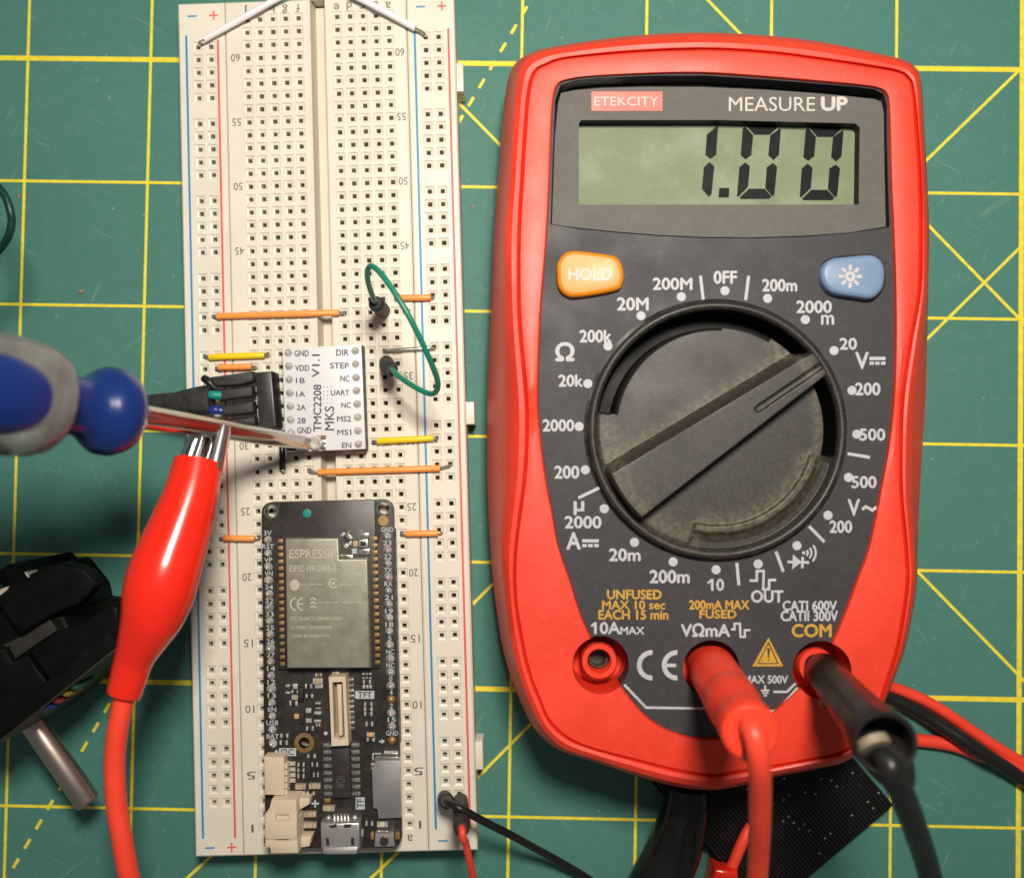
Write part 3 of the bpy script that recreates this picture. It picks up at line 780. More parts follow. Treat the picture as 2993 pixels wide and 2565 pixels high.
def dusting(x, y):
    r = math.hypot(x, y); a = math.degrees(math.atan2(y, x))
    g = lambda v, c_, w: math.exp(-((v-c_)/w)**2)
    d = 0.05
    if -106 < a < -8: d += g(r, 16.4, 2.2)*0.9*sstep(-106, -98, a)*(1-sstep(-16, -8, a))
    if -20 < a < 62: d += g(r, 17.4, 1.0)*0.7
    aa = a % 360
    if 172 < aa < 262: d += g(r, 18.6, 2.0)*0.7*sstep(172, 180, aa)
    du = e_up(x, y)
    if du > 0 and r < 19.5: d += g(du, 2.3, 1.1)*0.75
    return min(1.0, d)
at_ = dial_o.data.attributes.new('dust', 'FLOAT', 'POINT')
at_.data.foreach_set('value', [dusting(v.x-dc.x, v.y-dc.y) for v in dial.v])
nt = M['dial'].node_tree; pb = nt.nodes['Principled BSDF']
src = pb.inputs['Base Color'].links[0].from_socket
an = nt.nodes.new('ShaderNodeAttribute'); an.attribute_name = 'dust'
tn = nt.nodes.new('ShaderNodeTexNoise'); tn.inputs['Scale'].default_value = 1100; tn.inputs['Detail'].default_value = 8; tn.inputs['Roughness'].default_value = 0.7
nt.links.new(nt.nodes['Texture Coordinate'].outputs['Object'], tn.inputs['Vector'])
mr = nt.nodes.new('ShaderNodeMapRange'); mr.inputs['From Min'].default_value = 0.35; mr.inputs['From Max'].default_value = 0.75; mr.inputs['To Max'].default_value = 1.0
nt.links.new(tn.outputs['Fac'], mr.inputs['Value'])
mm_ = nt.nodes.new('ShaderNodeMath'); mm_.operation = 'MULTIPLY'
nt.links.new(an.outputs['Fac'], mm_.inputs[0]); nt.links.new(mr.outputs['Result'], mm_.inputs[1])
mxd = nt.nodes.new('ShaderNodeMix'); mxd.data_type = 'RGBA'
nt.links.new(mm_.outputs[0], mxd.inputs['Factor']); nt.links.new(src, mxd.inputs['A']); mxd.inputs['B'].default_value = (0.17, 0.14, 0.085, 1)
nt.links.new(mxd.outputs['Result'], pb.inputs['Base Color'])
ringm = MB().disc(Vector((dc.x, dc.y, ZF+.02)), 22.55, 80, r_in=21.8)
ringm.build('dial_gap', M['window_black'], meter, smooth=0)

# ================================================================== plugs and leads at the meter
def V3(*a): return Vector(a)
p0, p1 = F_(2081, 1955, 27.2), PL_(872, 1112, 65)
ax = (p1-p0); LN = ax.length
rp = thing('banana_plug', 'red banana plug standing in the middle jack, its red lead hanging off the front', 'plug', p0)
q = MB().lathe(p0, ax, [(0, 3.9), (0.4, 4.15), (17, 3.98), (17.6, 3.85), (18.0, 3.98), (18.6, 4.1), (25, 4.05), (27.5, 3.72), (29.5, 3.62), (31.5, 3.7), (33, 3.92), (LN-1.0, 3.95), (LN-.35, 3.8), (LN, 3.35), (LN+.05, 1.0)], 56)
q.build('plug_grip', M['red_plug'], rp, smooth=30)
MB().lathe(Vector((p0.x, p0.y, 22.3)), (0, 0, 1), [(0, 1.1), (5.6, 1.1)], 20).build('plug_pin', M['nickel'], rp)
cp = [PL_(850,1010,64.6), PL_(875,1060,66.2), PL_(912,1150,67), PL_(938,1290,67), PL_(956,1450,66), PL_(964,1620,64), PL_(966,1800,61.5), PL_(962,2050,58), PL_(950,2350,53), PL_(934,2650,48), PL_(915,3000,38), V3(46,-106,20), V3(45,-122,5), V3(43,-138,1.7), V3(38,-185,1.6)]
MB().tube(crom(cp, 8), 1.55, 20).build('plug_lead', M['red_wire'], rp)
sl = MB(); a_ = PL_(830, 1160, 65.12); b_ = PL_(815, 1395, 65.12)
sl.prism(quad(PL_, [(835,1150),(790,1170),(770,1390),(850,1410)], 65.0), 64.5, 65.15)
sl.build('strain_slot', mat('dark_red_slot', (0.16, 0.012, 0.008), 0.6), rp)  # slot drawn as a dark plate, its shadow put into the colour
p0, p1 = F_(2402, 1957, 27.2), PR_(1025, 1150, 66)
ax = (p1-p0); LN = ax.length
bp = thing('banana_plug', 'black banana plug with hollow end standing in the right-hand jack', 'plug', p0)
q = MB().lathe(p0, ax, [(0, 2.9), (0.5, 3.1), (6, 3.15), (18, 3.4), (27, 3.62), (30, 3.8), (LN-4, 4.22), (LN-1, 4.32), (LN-.3, 4.25), (LN, 4.0), (LN-.1, 3.62), (LN-.6, 3.48), (LN-6, 3.2), (LN-6.1, 0.6)], 56)
q.build('plug_grip', M['black_rubber'], bp, smooth=30)
MB().lathe(Vector((p0.x, p0.y, 22.3)), (0, 0, 1), [(0, 1.1), (5.6, 1.1)], 20).build('plug_pin', M['nickel'], bp)
n_ = ax.normalized()
fin = MB(); side = (PR_(270,740,44)-PR_(420,650,44)).normalized()
f0 = p0+ax*.28+side*2.6; f1 = p0+ax*.50+side*2.75
fin.tube([f0, f0*.7+f1*.3+side*.5, f1*.7+f0*.3+side*.5, f1], [.3, .75, .75, .3], 12)
fin.build('grip_fin', M['black_rubber'], bp)
sc = MB(); c_ = PR_(905, 1150, 64.5)
sc.lathe(c_-Vector((0, 0, .4)), (.22, -.72, .62), [(-.5, 2.2), (.5, 2.3), (.75, 2.1), (.78, .1)], 32)
sc.build('terminal_screw', M['brass'], bp)
cp = [PR_(960,1240,62.6), PR_(990,1290,65.2), PR_(1080,1380,66.4), RW_(1160,830,66), RW_(1225,930,64.5), RW_(1292,1090,61), RW_(1350,1250,56.5), RW_(1400,1400,52), RW_(1442,1560,47.5), RW_(1480,1750,42), RW_(1505,1950,34), V3(76,-104,15), V3(78,-119,3.5), V3(80,-134,1.8), V3(86,-185,1.8)]
MB().tube(crom(cp, 8), crom1([1.45, 1.5, 1.6, 1.7, 1.75, 1.75, 1.75, 1.75, 1.75, 1.75, 1.75, 1.75, 1.75, 1.75, 1.75], 8), 20).build('plug_lead', M['black_wire'], bp)
def lead(name, label, cat, pts, r, m, group=None, n=8):
    o = MB().tube(crom(pts, n), r, 16).build(name, m)
    return tag(o, label, cat, group)
MB().tube(crom([PR_(1010,1260,62.2), PR_(1070,1350,63.6), PR_(1130,1440,63.2), PR_(1180,1530,61.8)], 6), crom1([3.3, 3.1, 2.6, 2.0], 6), 24).build('strain_relief', M['black_rubber'], bp)
lead('test_lead', 'red lead running out from under the meter, uppermost of the three at right', 'cable',
     [RW_(900,150,3), RW_(1080,215,2.2), RW_(1240,272,1.3), RW_(1400,340,1.3), RW_(1560,435,1.3), RW_(1720,545,1.3), RW_(1900,665,1.3), RW_(2072,765,1.3), RW_(2300,880,1.3)], 1.15, M['red_wire'], 'leads leaving the meter on the right')
lead('test_lead', 'black lead crossing over the lower red lead at the right edge', 'cable',
     [RW_(900,240,3), RW_(1060,290,2.4), RW_(1190,335,2.0), RW_(1360,415,2.4), RW_(1540,530,3.4), RW_(1680,620,4.4), RW_(1800,700,4.4), RW_(1950,795,3), RW_(2100,900,2), RW_(2300,1040,1.5)], 1.38, M['black_wire'], 'leads leaving the meter on the right')
lead('test_lead', 'red lead coming from behind the black plug and passing under the black lead', 'cable',
     [RW_(1000,600,1.35), RW_(1200,605,1.35), RW_(1400,612,1.35), RW_(1600,645,1.35), RW_(1760,705,1.35), RW_(1900,750,1.4), RW_(2072,820,1.4), RW_(2300,960,1.4)], 1.3, M['red_wire'], 'leads leaving the meter on the right')
# glossy black boot under the lower edge of the meter
pts = [BOT_(870,420,4.8), BOT_(850,640,4.9), BOT_(815,820,5.0), BOT_(745,1040,5.4), BOT_(660,1260,5.6), BOT_(540,1500,5.6), BOT_(380,1800,5.4), BOT_(200,2100,5.0)]
tag(MB().tube(crom(pts, 8), crom1([4.3, 4.5, 4.8, 5.2, 5.4, 5.4, 5.2, 4.6], 8), 32).build('clip_boot', M['black_gloss'], smooth=60),
    'glossy black clip boot poking out from under the lower edge of the meter', 'clip boot')
# dark panel with rows of tiny studs
R0, U0, D0 = F_(2613, 2353, 3.2), F_(2150, 1803, 3.2), F_(2341, 2565, 3.2)
ey = (U0-R0).normalized(); ex = (D0-R0).normalized()
ex = (ex-ey*ex.dot(ey)).normalized()
pc = R0+ex*21+ey*18
pn = thing('studded_panel', 'matt black panel with rows of tiny shiny studs lying half under the meter', 'panel', Vector((pc.x, pc.y, 0)))
WX, WY = 33.5, 36
def pp(a, b_, z): v = R0+ex*a+ey*b_; return Vector((v.x, v.y, z))
MB().prism([pp(0,0,0), pp(WX,0,0), pp(WX,WY,0), pp(0,WY,0)], 0.2, 3.05, 0.15).build('panel_plate', M['motor'], pn)
st = MB(); rnd = random.Random(3)
for i in range(24):
    for j in range(22):
        c = pp(0.7+i*1.38, 0.7+j*1.55, 3.2)
        st.blob(c, .2, .2, .16, 6, 4, 1 if rnd.random() < .13 and i < 15 else 0)  # tin colour on a few studs paints their glints
        if rnd.random() < .6: st.blob(pp(1.15+i*1.38, 1.3+j*1.55, 3.2), .15, .15, .12, 6, 4, 1 if rnd.random() < .1 and i < 15 else 0)
so = st.build('stud', [M['black_gloss'], M['tin']], pn, smooth=60); so['kind'] = 'stuff'
rb = MB()
for i in range(48):
    a_ = .35+i*.69
    rb.prism([pp(a_-.2,.3,0), pp(a_+.2,.3,0), pp(a_+.2,WY-.3,0), pp(a_-.2,WY-.3,0)], 3.0, 3.3, .1)
rb.build('rib', M['black_rubber'], pn)['kind'] = 'stuff'
ed = MB()
for i in range(22):
    c = pp(WX+.05, .8+i*1.6, 2.5); ed.prism([c+ex*.05-ey*.35, c+ex*.30-ey*.35, c+ex*.30+ey*.35, c+ex*.05+ey*.35], 1.4, 2.9, .05)
ed.build('edge_contact', M['black_gloss'], pn)
# small red hook piece
hk = thing('red_clip_lead', 'short red lead ending in a square red cuff at the bottom edge', 'clip lead', BOT_(1400, 1400, 0))
MB().tube(crom([BOT_(1640,880,4), BOT_(1565,1010,4.4), BOT_(1490,1170,4.4), BOT_(1420,1340,4.4), BOT_(1370,1430,4.4)], 6), 1.12, 18).build('lead_wire', M['red_wire'], hk)
e_ = (BOT_(1300,1560,4)-BOT_(1420,1340,4)); e_.z = 0; e_.normalize(); f_ = Vector((-e_.y, e_.x, 0))
c_ = BOT_(1345, 1420, 0); c_.z = 0
MB().prism([BOT_(1190,1378,6), BOT_(1335,1395,6), BOT_(1478,1400,6), BOT_(1490,1520,6), BOT_(1440,1700,6), BOT_(1120,1700,6), BOT_(1165,1530,6)], .4, 6.6, 1.0, steps=4).build('cuff', M['red_gloss'], hk)

# ================================================================== jumper wires on the breadboard
def jumper(name, label, cat, ins, bare0, bare1, r, m, group=None, z=None):
    z = TZ+r+.1 if z is None else z
    a, b_ = ins[0](z), ins[-1](z)
    t = thing(name, label, cat, (a+b_)/2-Vector((0, 0, r)), group)
    mid = [f(z) for f in ins]
    if len(mid) == 2:
        d = (mid[1]-mid[0]); L_ = d.length; d.normalize()
        sd = Vector((-d.y, d.x, 0))
        mid = [mid[0], mid[0]+d*.12, mid[0]+d*L_*.3+sd*.03, mid[0]+d*L_*.65-sd*.02, mid[1]-d*.12, mid[1]]
    rr = [r*.9]+[r]*(len(mid)-2)+[r*.9]
    MB().tube(mid, rr, 16).build('insulation', m, t)
    for end, bare, inn in ((mid[0], bare0, mid[1]), (mid[-1], bare1, mid[-2])):
        if bare is None: continue
        h = bare(TZ)
        d = (h-end); d.z = 0; l = max(d.length, .5)
        k = [end+(inn-end)*.5, end, end+d*.6, Vector((h.x, h.y, z-.25)), Vector((h.x, h.y, TZ-.6)), Vector((h.x, h.y, TZ-2.8))]
        MB().tube(crom(k, 4), .30, 8).build('bare_end', M['copper'], t)
    return t
def P(fn, x, y): return lambda z: fn(x, y, z)
OG, YG = 'orange jumper wires on the breadboard', 'yellow jumper wires on the breadboard'
jumper('jumper_wire', 'longest orange jumper above the white driver board, from left rail across the centre channel', 'jumper wire', [P(CM_,318,463), P(CM_,1055,441)], P(CM_,300,463), P(CM_,1086,447), .63, M['orange_wire'], OG)
jumper('jumper_wire', 'orange jumper passing beside the green loop into the right rail', 'jumper wire', [P(GR_,600,492), P(GR_,1020,486)], P(GR_,575,510), P(GR_,1052,490), .63, M['orange_wire'], OG)
jumper('jumper_wire', 'short orange jumper just above the black motor connector', 'jumper wire', [P(CONN_,435,240), P(CONN_,865,226)], P(CONN_,420,250), P(CONN_,925,238), .60, M['orange_wire'], OG, TZ+1.0)
jumper('jumper_wire', 'long orange jumper below the white driver board, reaching the right rail', 'jumper wire', [P(CM_,930,1404), P(CM_,1665,1379)], P(CM_,880,1395), P(CM_,1725,1362), .63, M['orange_wire'], OG)
jumper('jumper_wire', 'short orange jumper from the left rail to the black controller board', 'jumper wire', [P(C6_,236,262), P(C6_,372,264)], P(C6_,222,262), P(C6_,393,262), .63, M['orange_wire'], OG)
jumper('jumper_wire', 'short orange jumper from the black controller board to the right rail', 'jumper wire', [P(C6_,1045,243), P(C6_,1190,240)], P(C6_,1028,243), P(C6_,1205,238), .63, M['orange_wire'], OG)
jumper('jumper_wire', 'yellow jumper left of the white driver board over the red rail line', 'jumper wire', [P(CONN_,318,106), P(CONN_,1035,78)], P(CONN_,268,88), P(CONN_,1092,80), .63, M['yellow_wire'], YG)
jumper('jumper_wire', 'yellow jumper right of the white driver board into the right rail', 'jumper wire', [P(CM_,1285,1217), P(CM_,1625,1197)], P(CM_,1262,1220), P(CM_,1645,1208), .63, M['yellow_wire'], YG)
jumper('jumper_wire', 'short black jumper lying along the column under the white driver board corner', 'jumper wire', [P(CONN_,1262,1262), P(CONN_,1268,1565)], P(CONN_,1262,1245), P(CONN_,1295,1590), .60, M['black_wire'])
jumper('jumper_wire', 'bare grey metal jumper between the two black pins of the green wire', 'jumper wire', [P(GR_,470,1178), P(GR_,1015,1140)], P(GR_,410,1188), P(GR_,1060,1150), .42, M['copper'])
wz = [CT_(125,312,9.6), CT_(400,160,9.9), CT_(700,-8,10.2), CT_(870,-90,10.4), CT_(990,-125,10.4), CT_(1100,-115,10.4), CT_(1350,5,10.2), CT_(1560,115,9.9), CT_(1745,217,9.6)]
ww = thing('jumper_wire', 'white jumper wire arched across the top rows from left rail to right rail', 'jumper wire', wz[4])
MB().tube(crom(wz, 8), .62, 16).build('insulation', M['white_wire'], ww)
MB().tube(crom([CT_(150,300,10.0), CT_(125,312,9.9), CT_(112,330,9.4), CT_(108,350,8.3), CT_(108,352,6)], 5), .28, 8).build('bare_end', M['copper'], ww)
MB().tube(crom([CT_(1730,208,9.9), CT_(1750,220,9.8), CT_(1800,245,9.5), CT_(1824,275,8.6), CT_(1828,285,6)], 5), .28, 8).build('bare_end', M['copper'], ww)
# green wire with two black pin sleeves
gw = thing('jumper_wire', 'green jumper wire looping between two black pin sleeves right of the driver board', 'jumper wire', GR_(600, 900, TZ))
def sleeve(a, b_, r, name, par, m=M['black_shrink']):
    d = b_-a; L_ = d.length
    return MB().lathe(a, d, [(0, r*.82), (.4, r*.95), (L_*.3, r), (L_-1.2, r*1.02), (L_-.4, r*.95), (L_, r*.72), (L_+.02, .3)], 24).build(name, m, par, smooth=35)
g1a, g1b = GR_(405,655,TZ+.05), GR_(300,560,TZ+11)
g2a, g2b = GR_(435,1320,TZ+.05), GR_(500,1425,TZ+9)
sleeve(g1a, g1b, 1.42, 'pin_sleeve', gw); sleeve(g2a, g2b, 1.42, 'pin_sleeve', gw)
for a, b_ in ((g1a, g1b), (g2a, g2b)): MB().tube([a, a-Vector((0, 0, 2.5))], .3, 8).build('bare_end', M['copper'], gw)
wp_ = [GR_(310,570,TZ+10), GR_(275,500,22), GR_(215,330,27), GR_(195,180,30.5), GR_(215,95,32), GR_(270,85,33), GR_(390,200,34.5), GR_(560,440,35.5), GR_(740,740,35.5), GR_(900,1060,34), GR_(1030,1350,31.5), GR_(1100,1540,29), GR_(1105,1660,27), GR_(1055,1728,25.5), GR_(960,1720,24.5), GR_(800,1640,23), GR_(620,1520,21), GR_(520,1430,18.5), GR_(490,1405,16.5)]
MB().tube(crom(wp_, 6), .50, 14).build('insulation', M['green_wire'], gw)
lead('jumper_wire', 'dark green wire curving in from the left edge of the mat', 'jumper wire',
     [V3(-175,60,.7), V3(-130,56,.8), V3(-114,51,11), GL_(-700,-350,24), GL_(-350,-230,28), GL_(-100,-40,30), GL_(70,160,30.5), GL_(150,380,30.5), GL_(168,530,30), GL_(140,690,29.5), GL_(60,850,28.5), GL_(-60,980,27.5), GL_(-300,1130,26), GL_(-700,1250,24), V3(-112,17,11), V3(-128,13,.8), V3(-175,10,.7)], .68, M['green_dark'])
# two pin sleeves at the lower right corner
k1 = thing('pin_lead', 'black wire with a black pin sleeve plugged into the right rail near its end', 'pin lead', DUP_(700, 470, TZ), 'pin leads at the foot of the right rail')
a, b_ = DUP_(720,520,TZ+.05), DUP_(800,640,TZ+7.5)
sleeve(a, b_, 1.45, 'pin_sleeve', k1); MB().tube([a, a-Vector((0, 0, 2.5))], .3, 8).build('bare_end', M['copper'], k1)
MB().tube(crom([DUP_(780,630,TZ+6.8), DUP_(860,690,17.5), DUP_(1150,830,19), DUP_(1500,1010,18.5), WB_(300,1130,18), WB_(480,1225,15.5), WB_(680,1325,12.5), WB_(900,1445,9), WB_(1150,1580,5), WB_(1400,1725,2.5), WB_(1600,1850,1), WB_(1800,1960,.95)], 6), .74, 14).build('insulation', M['black_wire'], k1)
k2 = thing('pin_lead', 'red wire with a black pin sleeve plugged into the end of the right rail', 'pin lead', DUP_(1230, 600, TZ), 'pin leads at the foot of the right rail')
a, b_ = DUP_(1215,580,TZ+.05), DUP_(1245,1480,TZ+14.5)
sleeve(a, b_, 1.5, 'pin_sleeve', k2); MB().tube([a, a-Vector((0, 0, 2.5))], .3, 8).build('bare_end', M['copper'], k2)
MB().tube(crom([DUP_(1245,1400,22), DUP_(1262,1540,24.5), DUP_(1290,1760,24.5), WB_(212,1400,23.5), WB_(240,1520,22), WB_(275,1680,20), WB_(310,1850,17), WB_(350,2050,12), WB_(400,2300,5), V3(-2,-114,1), V3(1,-135,.7), V3(6,-180,.7)], 6), .66, 14).build('insulation', M['red_wire'], k2)

# ================================================================== stepper driver board
ZB = 12.7
tb = thing('driver_board', 'small white driver board lettered TMC2208 with two rows of solder joints', 'circuit board', TMC_(740, 880, TZ))
tq = quad(TMC_, [(130,130),(1298,88),(1362,1632),(178,1678)], ZB)
MB().prism(tq, ZB-1.5, ZB, .06).build('board', [M['pcb_white'], M['pcb_edge']], tb)
ob = bpy.data.objects[tb.children[0].name].data
for p in ob.polygons:
    if abs(p.normal.z) < .3: p.material_index = 1
jl = [(218,208),(228,405),(233,603),(242,800),(247,998),(253,1198),(262,1392),(270,1590)]
jr = [(1210,178),(1215,375),(1222,573),(1228,768),(1237,965),(1245,1160),(1250,1360),(1257,1558)]
for x, y in jl+jr:
    c = TMC_(x, y, ZB)
    q = MB().lathe(c, (0, 0, 1), [(.02, .78), (.18, .70), (.45, .46), (.80, .34), (1.0, .20), (1.05, .05)], 16)
    q.build('solder_joint', M['tin'], tb, smooth=70)
for colp in (jl, jr):
    a, b_ = TMC_(*colp[0], ZB), TMC_(*colp[-1], ZB); d = (b_-a).normalized(); n_ = Vector((-d.y, d.x, 0))
    MB().prism([a-d*1.2+n_*1.2, b_+d*1.2+n_*1.2, b_+d*1.2-n_*1.2, a-d*1.2-n_*1.2], TZ+.05, ZB-1.55, .1).build('pin_header', M['black'], tb)
tt = MB(); ZS_ = ZB+.03
for s_, bx in [('GND', (308,172,520,258)), ('VDD', (318,390,525,475)), ('1B', (330,580,460,655)), ('1A', (335,780,465,858)), ('2A', (342,978,475,1055)), ('2B', (350,1172,475,1250)), ('GND', (350,1312,558,1400)),
               ('DIR', (928,160,1110,248)), ('STEP', (838,355,1115,440)), ('NC', (990,545,1125,632)), ('UART', (848,760,1122,838)), ('NC', (1005,945,1140,1022)), ('MS2', (940,1145,1145,1228)), ('MS1', (945,1345,1148,1425)), ('EN', (1015,1538,1150,1615))]:
    tt.text(s_, bx, TMC_, ZS_, bold=.013)
tt.text('TMC2208', (590,680,705,1372), TMC_, ZS_, 90, bold=.012); tt.text('V1.1', (570,232,680,568), TMC_, ZS_, 90, bold=.012); tt.text('MKS', (758,1000,895,1355), TMC_, ZS_, 90, bold=.008)
for i in range(3):
    for j in range(5): tt.disc(TMC_(738+i*60, 715+j*60, ZS_), .09, 8)
tt.build('board_lettering', M['silk_dark'], tb, smooth=0)
for bx, mm, h in [((645,1425,705,1475), 'tan', .5), ((715,1430,775,1490), 'brown', .5), ((690,1500,780,1560), 'tin_bright', .6), ((700,1575,780,1640), 'tin_bright', .5), ((210,1610,330,1650), 'black', .6), ((185,1655,330,1672), 'tin_bright', .3)]:
    MB().prism(rect(TMC_, *bx, ZB), ZB, ZB+h, .1).build('surface_component', M[mm], tb)
tm = TMC_(625, 1545, ZB)
q = MB().lathe(tm, (0, 0, 1), [(0, 1.35), (.55, 1.35), (.7, 1.2), (.72, .9), (.6, .85)], 28).build('trim_screw', M['tin'], tb)

# ================================================================== controller board
eb = thing('controller_board', 'long black microcontroller board with a silver shielded module and cream connectors', 'circuit board', E1_(760, 1776, TZ))
def e1(x, y): return (740+x/3.4156, 1440+y/3.4156)
def e2(x, y): return (740+x/3.1711, 1940+y/3.1711)
c1, c2 = e1(82, 92), e1(1396, 62); c3, c4 = (1174.5, 2476), (775.5, 2478)
def rounded(cs, r, z, n=6):
    W_ = [F_(*c, z) for c in cs]; o = []
    for i in range(4):
        p = W_[i]; a = (W_[i-1]-p).normalized(); b_ = (W_[(i+1) % 4]-p).normalized()
        c = p+(a+b_)*r
        for k in range(n+1):
            t = math.pi/2*k/n
            o.append(c-b_*r*math.cos(t)*1.0-a*r*math.sin(t) if False else c-a*(r*math.sin(t))-b_*(r*math.cos(t)))
    return o
def rounded_ok(cs, r, z, n=6):
    W_ = [F_(*c, z) for c in cs]; o = []
    for i in range(4):
        p = W_[i]; a = (W_[i-1]-p).normalized(); b_ = (W_[(i+1) % 4]-p).normalized()
        c = p+(a+b_)*r
        for k in range(n+1):
            t = math.pi/2*k/n
            o.append(c-b_*(r*math.cos(t))-a*(r*math.sin(t)))
    return o
po = rounded_ok([c1, c2, c3, c4], 2.0, ZB)
pcb = MB().prism(po, ZB-1.5, ZB, .05).build('board', M['pcb_black'], eb, smooth=25)
hc = [(E1_(178,185,ZB), 1.12), (E1_(1300,155,ZB), 1.12), (E2_(473,728,ZB), 1.02)]
ct = []
for c, r in hc:
    ct.append(MB().lathe(Vector((c.x, c.y, ZB-4)), (0, 0, 1), [(0, r), (8, r)], 28).build('cutter', M['black'], eb))
bpy.context.view_layer.update()
boolean(pcb, ct)
for c in ct: bpy.data.objects.remove(c)
MB().disc(hc[2][0]+Vector((0, 0, .03)), 1.88, 32, r_in=1.04).build('gold_ring', M['gold'], eb, smooth=0)
MB().disc(hc[0][0]+Vector((0, 0, .02)), 1.30, 32, r_in=1.14).build('hole_rim', M['pcb_edge'], eb, smooth=0)
MB().disc(hc[1][0]+Vector((0, 0, .02)), 1.30, 32, r_in=1.14).build('hole_rim', M['pcb_edge'], eb, smooth=0)
# module: carrier board, pads, shield with a notched corner
mq = quad(E1_, [(268,95),(1208,72),(1256,1745),(252,1762)], 13.5)
MB().prism(mq, ZB+.01, 13.5, .04).build('module_board', M['module_black'], eb)
for i in range(19):
    for x0, y0, x1, y1, dx in ((272, 480, 292, 1705, -1), (1212, 455, 1242, 1690, 1)):
        x = x0+(x1-x0)*i/18; y = y0+(y1-y0)*i/18
        MB().prism(rect(E1_, x-24, y-18, x+24, y+18, 13.55), 13.4, 13.58, .03).build('edge_pad', M['gold'], eb)
sh = [(318,455),(852,450),(858,662),(1140,655),(1166,1748),(336,1750)]
sho = MB().prism(quad(E1_, sh, 16.0), 13.5, 16.0, .35, steps=3).build('shield_can', M['shield'], eb)
stx = MB(); ZSH = 16.03
for s_, bx in [('ESPRESSIF', (362,562,822,652)), ('ESP32-WROVER-B', (362,722,828,785)), ('FCC ID:2AC7Z-ESPWROVERB', (375,1235,885,1272)), ('IC:21098-ESPWROVERB', (382,1327,782,1358)), ('CMIIT ID:2018DP5776', (388,1412,768,1440))]:
    stx.text(s_, bx, E1_, ZSH, bold=.006)
for cx in (432, 502):
    o = [(cx+60*math.cos(math.radians(95+170*k/16)), 1108-60*math.sin(math.radians(95+170*k/16))) for k in range(17)]
    stx.line(o, .32, ZSH, E1_)
stx.line([(450,1108),(500,1108)], .3, ZSH+.004, E1_)
o = [(800+40*math.cos(math.radians(35+290*k/20)), 900-45*math.sin(math.radians(35+290*k/20))) for k in range(21)]
stx.line(o, .26, ZSH, E1_); stx.disc(E1_(800, 900, ZSH), .26)
stx.blob(E1_(415, 918, ZSH), .92, 1.05, .02, 16, 4)
for x0, y0, x1 in ((475, 912, 730), (865, 915, 1100), (640, 1092, 1110)):
    n = int((x1-x0)/16)
    for k in range(n):
        if k % 5 != 4: stx.line([(x0+16*k, y0-8+(k*7 % 5)), (x0+16*k+9, y0+8-(k*5 % 6))], .16, ZSH, E1_)
for y0 in (1060, 1100, 1140): stx.line([(568,y0),(598,y0-12),(628,y0+8)], .3, ZSH, E1_)
stx.build('laser_marking', M['shield_text'], sho, smooth=0)
MB().lathe(E1_(538,203,13.5), (0, 0, 1), [(0, .80), (.03, .80), (.05, .7)], 20).build('paint_dot', M['teal'], eb)
for pts, mm, h in [([(945,395),(1005,448),(955,505),(895,452)], 'tin_bright', .5), ([(1045,402),(1158,398),(1160,455),(1047,460)], 'tin_bright', .75), ([(1060,462),(1150,460),(1153,540),(1063,545)], 'usb', .85), ([(1078,480),(1135,478),(1137,522),(1080,526)], 'black', .9),
                   ([(1047,560),(1165,555),(1166,612),(1050,615)], 'tin_bright', .7), ([(1000,478),(1048,476),(1050,535),(1003,538)], 'tan', .5), ([(872,420),(905,390),(925,408),(890,440)], 'tin', .4), ([(905,520),(940,500),(960,535),(920,560)], 'tin', .4), ([(985,555),(1035,552),(1036,605),(988,608)], 'silk', .15), ([(870,610),(1000,622),(1000,640),(875,640)], 'tin_bright', .6), ([(925,420),(985,465),(945,490),(905,450)], 'module_black', .62), ([(950,485),(985,480),(985,520),(955,520)], 'tin', .5)]:
    MB().prism(quad(E1_, pts, 13.5), 13.45, 13.5+h, .07).build('surface_component', M[mm], eb)
for x, y in ((960, 382), (1078, 378)): MB().disc(E1_(x, y, 13.53), .22, 12).build('test_pad', M['gold'], eb, smooth=0)
MB().disc(E1_(1298,275,ZB+.03), .98, 24).build('gold_ring', M['gold'], eb, smooth=0)
# edge pins and their lettering
LB = ['3V','RST','VP','VN','34','32','33','25','26','27','14','12','13','EN','USB','BAT']
RBL = ['GND','23','22','TX','RX','21','19','18','5','NC','NC','0','4','2','15','GND']
lt = MB()
for i in range(16):
    for side, x0, y0, x1, y1, T in ((0, 782.5, 1577, 797, 2171, LB), (1, 1131.5, 1567, 1146, 2162, RBL)):
        x = x0+(x1-x0)*i/15; y = y0+(y1-y0)*i/15
        c = F_(x, y, ZB)
        if side and i in (12, 15):
            MB().lathe(c, (0, 0, 1), [(.02, .80), (.12, .78), (.3, .5), (.5, .3), (.52, .05)], 14).build('solder_joint', M['gold'], eb, smooth=70)
        else:
            k = random.uniform(.88, 1.1)
            MB().lathe(c, (random.uniform(-.15, .15), random.uniform(-.15, .15), 1), [(.02, .86*k), (.25, .78*k), (.6, .48), (.95, .33), (1.2, .22), (1.25, .05)], 14).build('solder_joint', M['tin'], eb, smooth=70)
        s_ = T[i]; w = {1: 4.6, 2: 11.5, 3: 17.5}[len(s_)]
        lt.text(s_, (x-w, y-27, x+w, y-13.5), F_, ZB+.03, bold=.01)
for xa, ya, xb, yb in ((782.5, 1577, 797, 2171), (1131.5, 1567, 1146, 2162)):
    a, b_ = F_(xa, ya, ZB), F_(xb, yb, ZB); d = (b_-a).normalized(); n_ = Vector((-d.y, d.x, 0))
    MB().prism([a-d*1.25+n_*1.2, b_+d*1.25+n_*1.2, b_+d*1.25-n_*1.2, a-d*1.25-n_*1.2], TZ+.05, ZB-1.55, .1).build('pin_header', M['black'], eb)
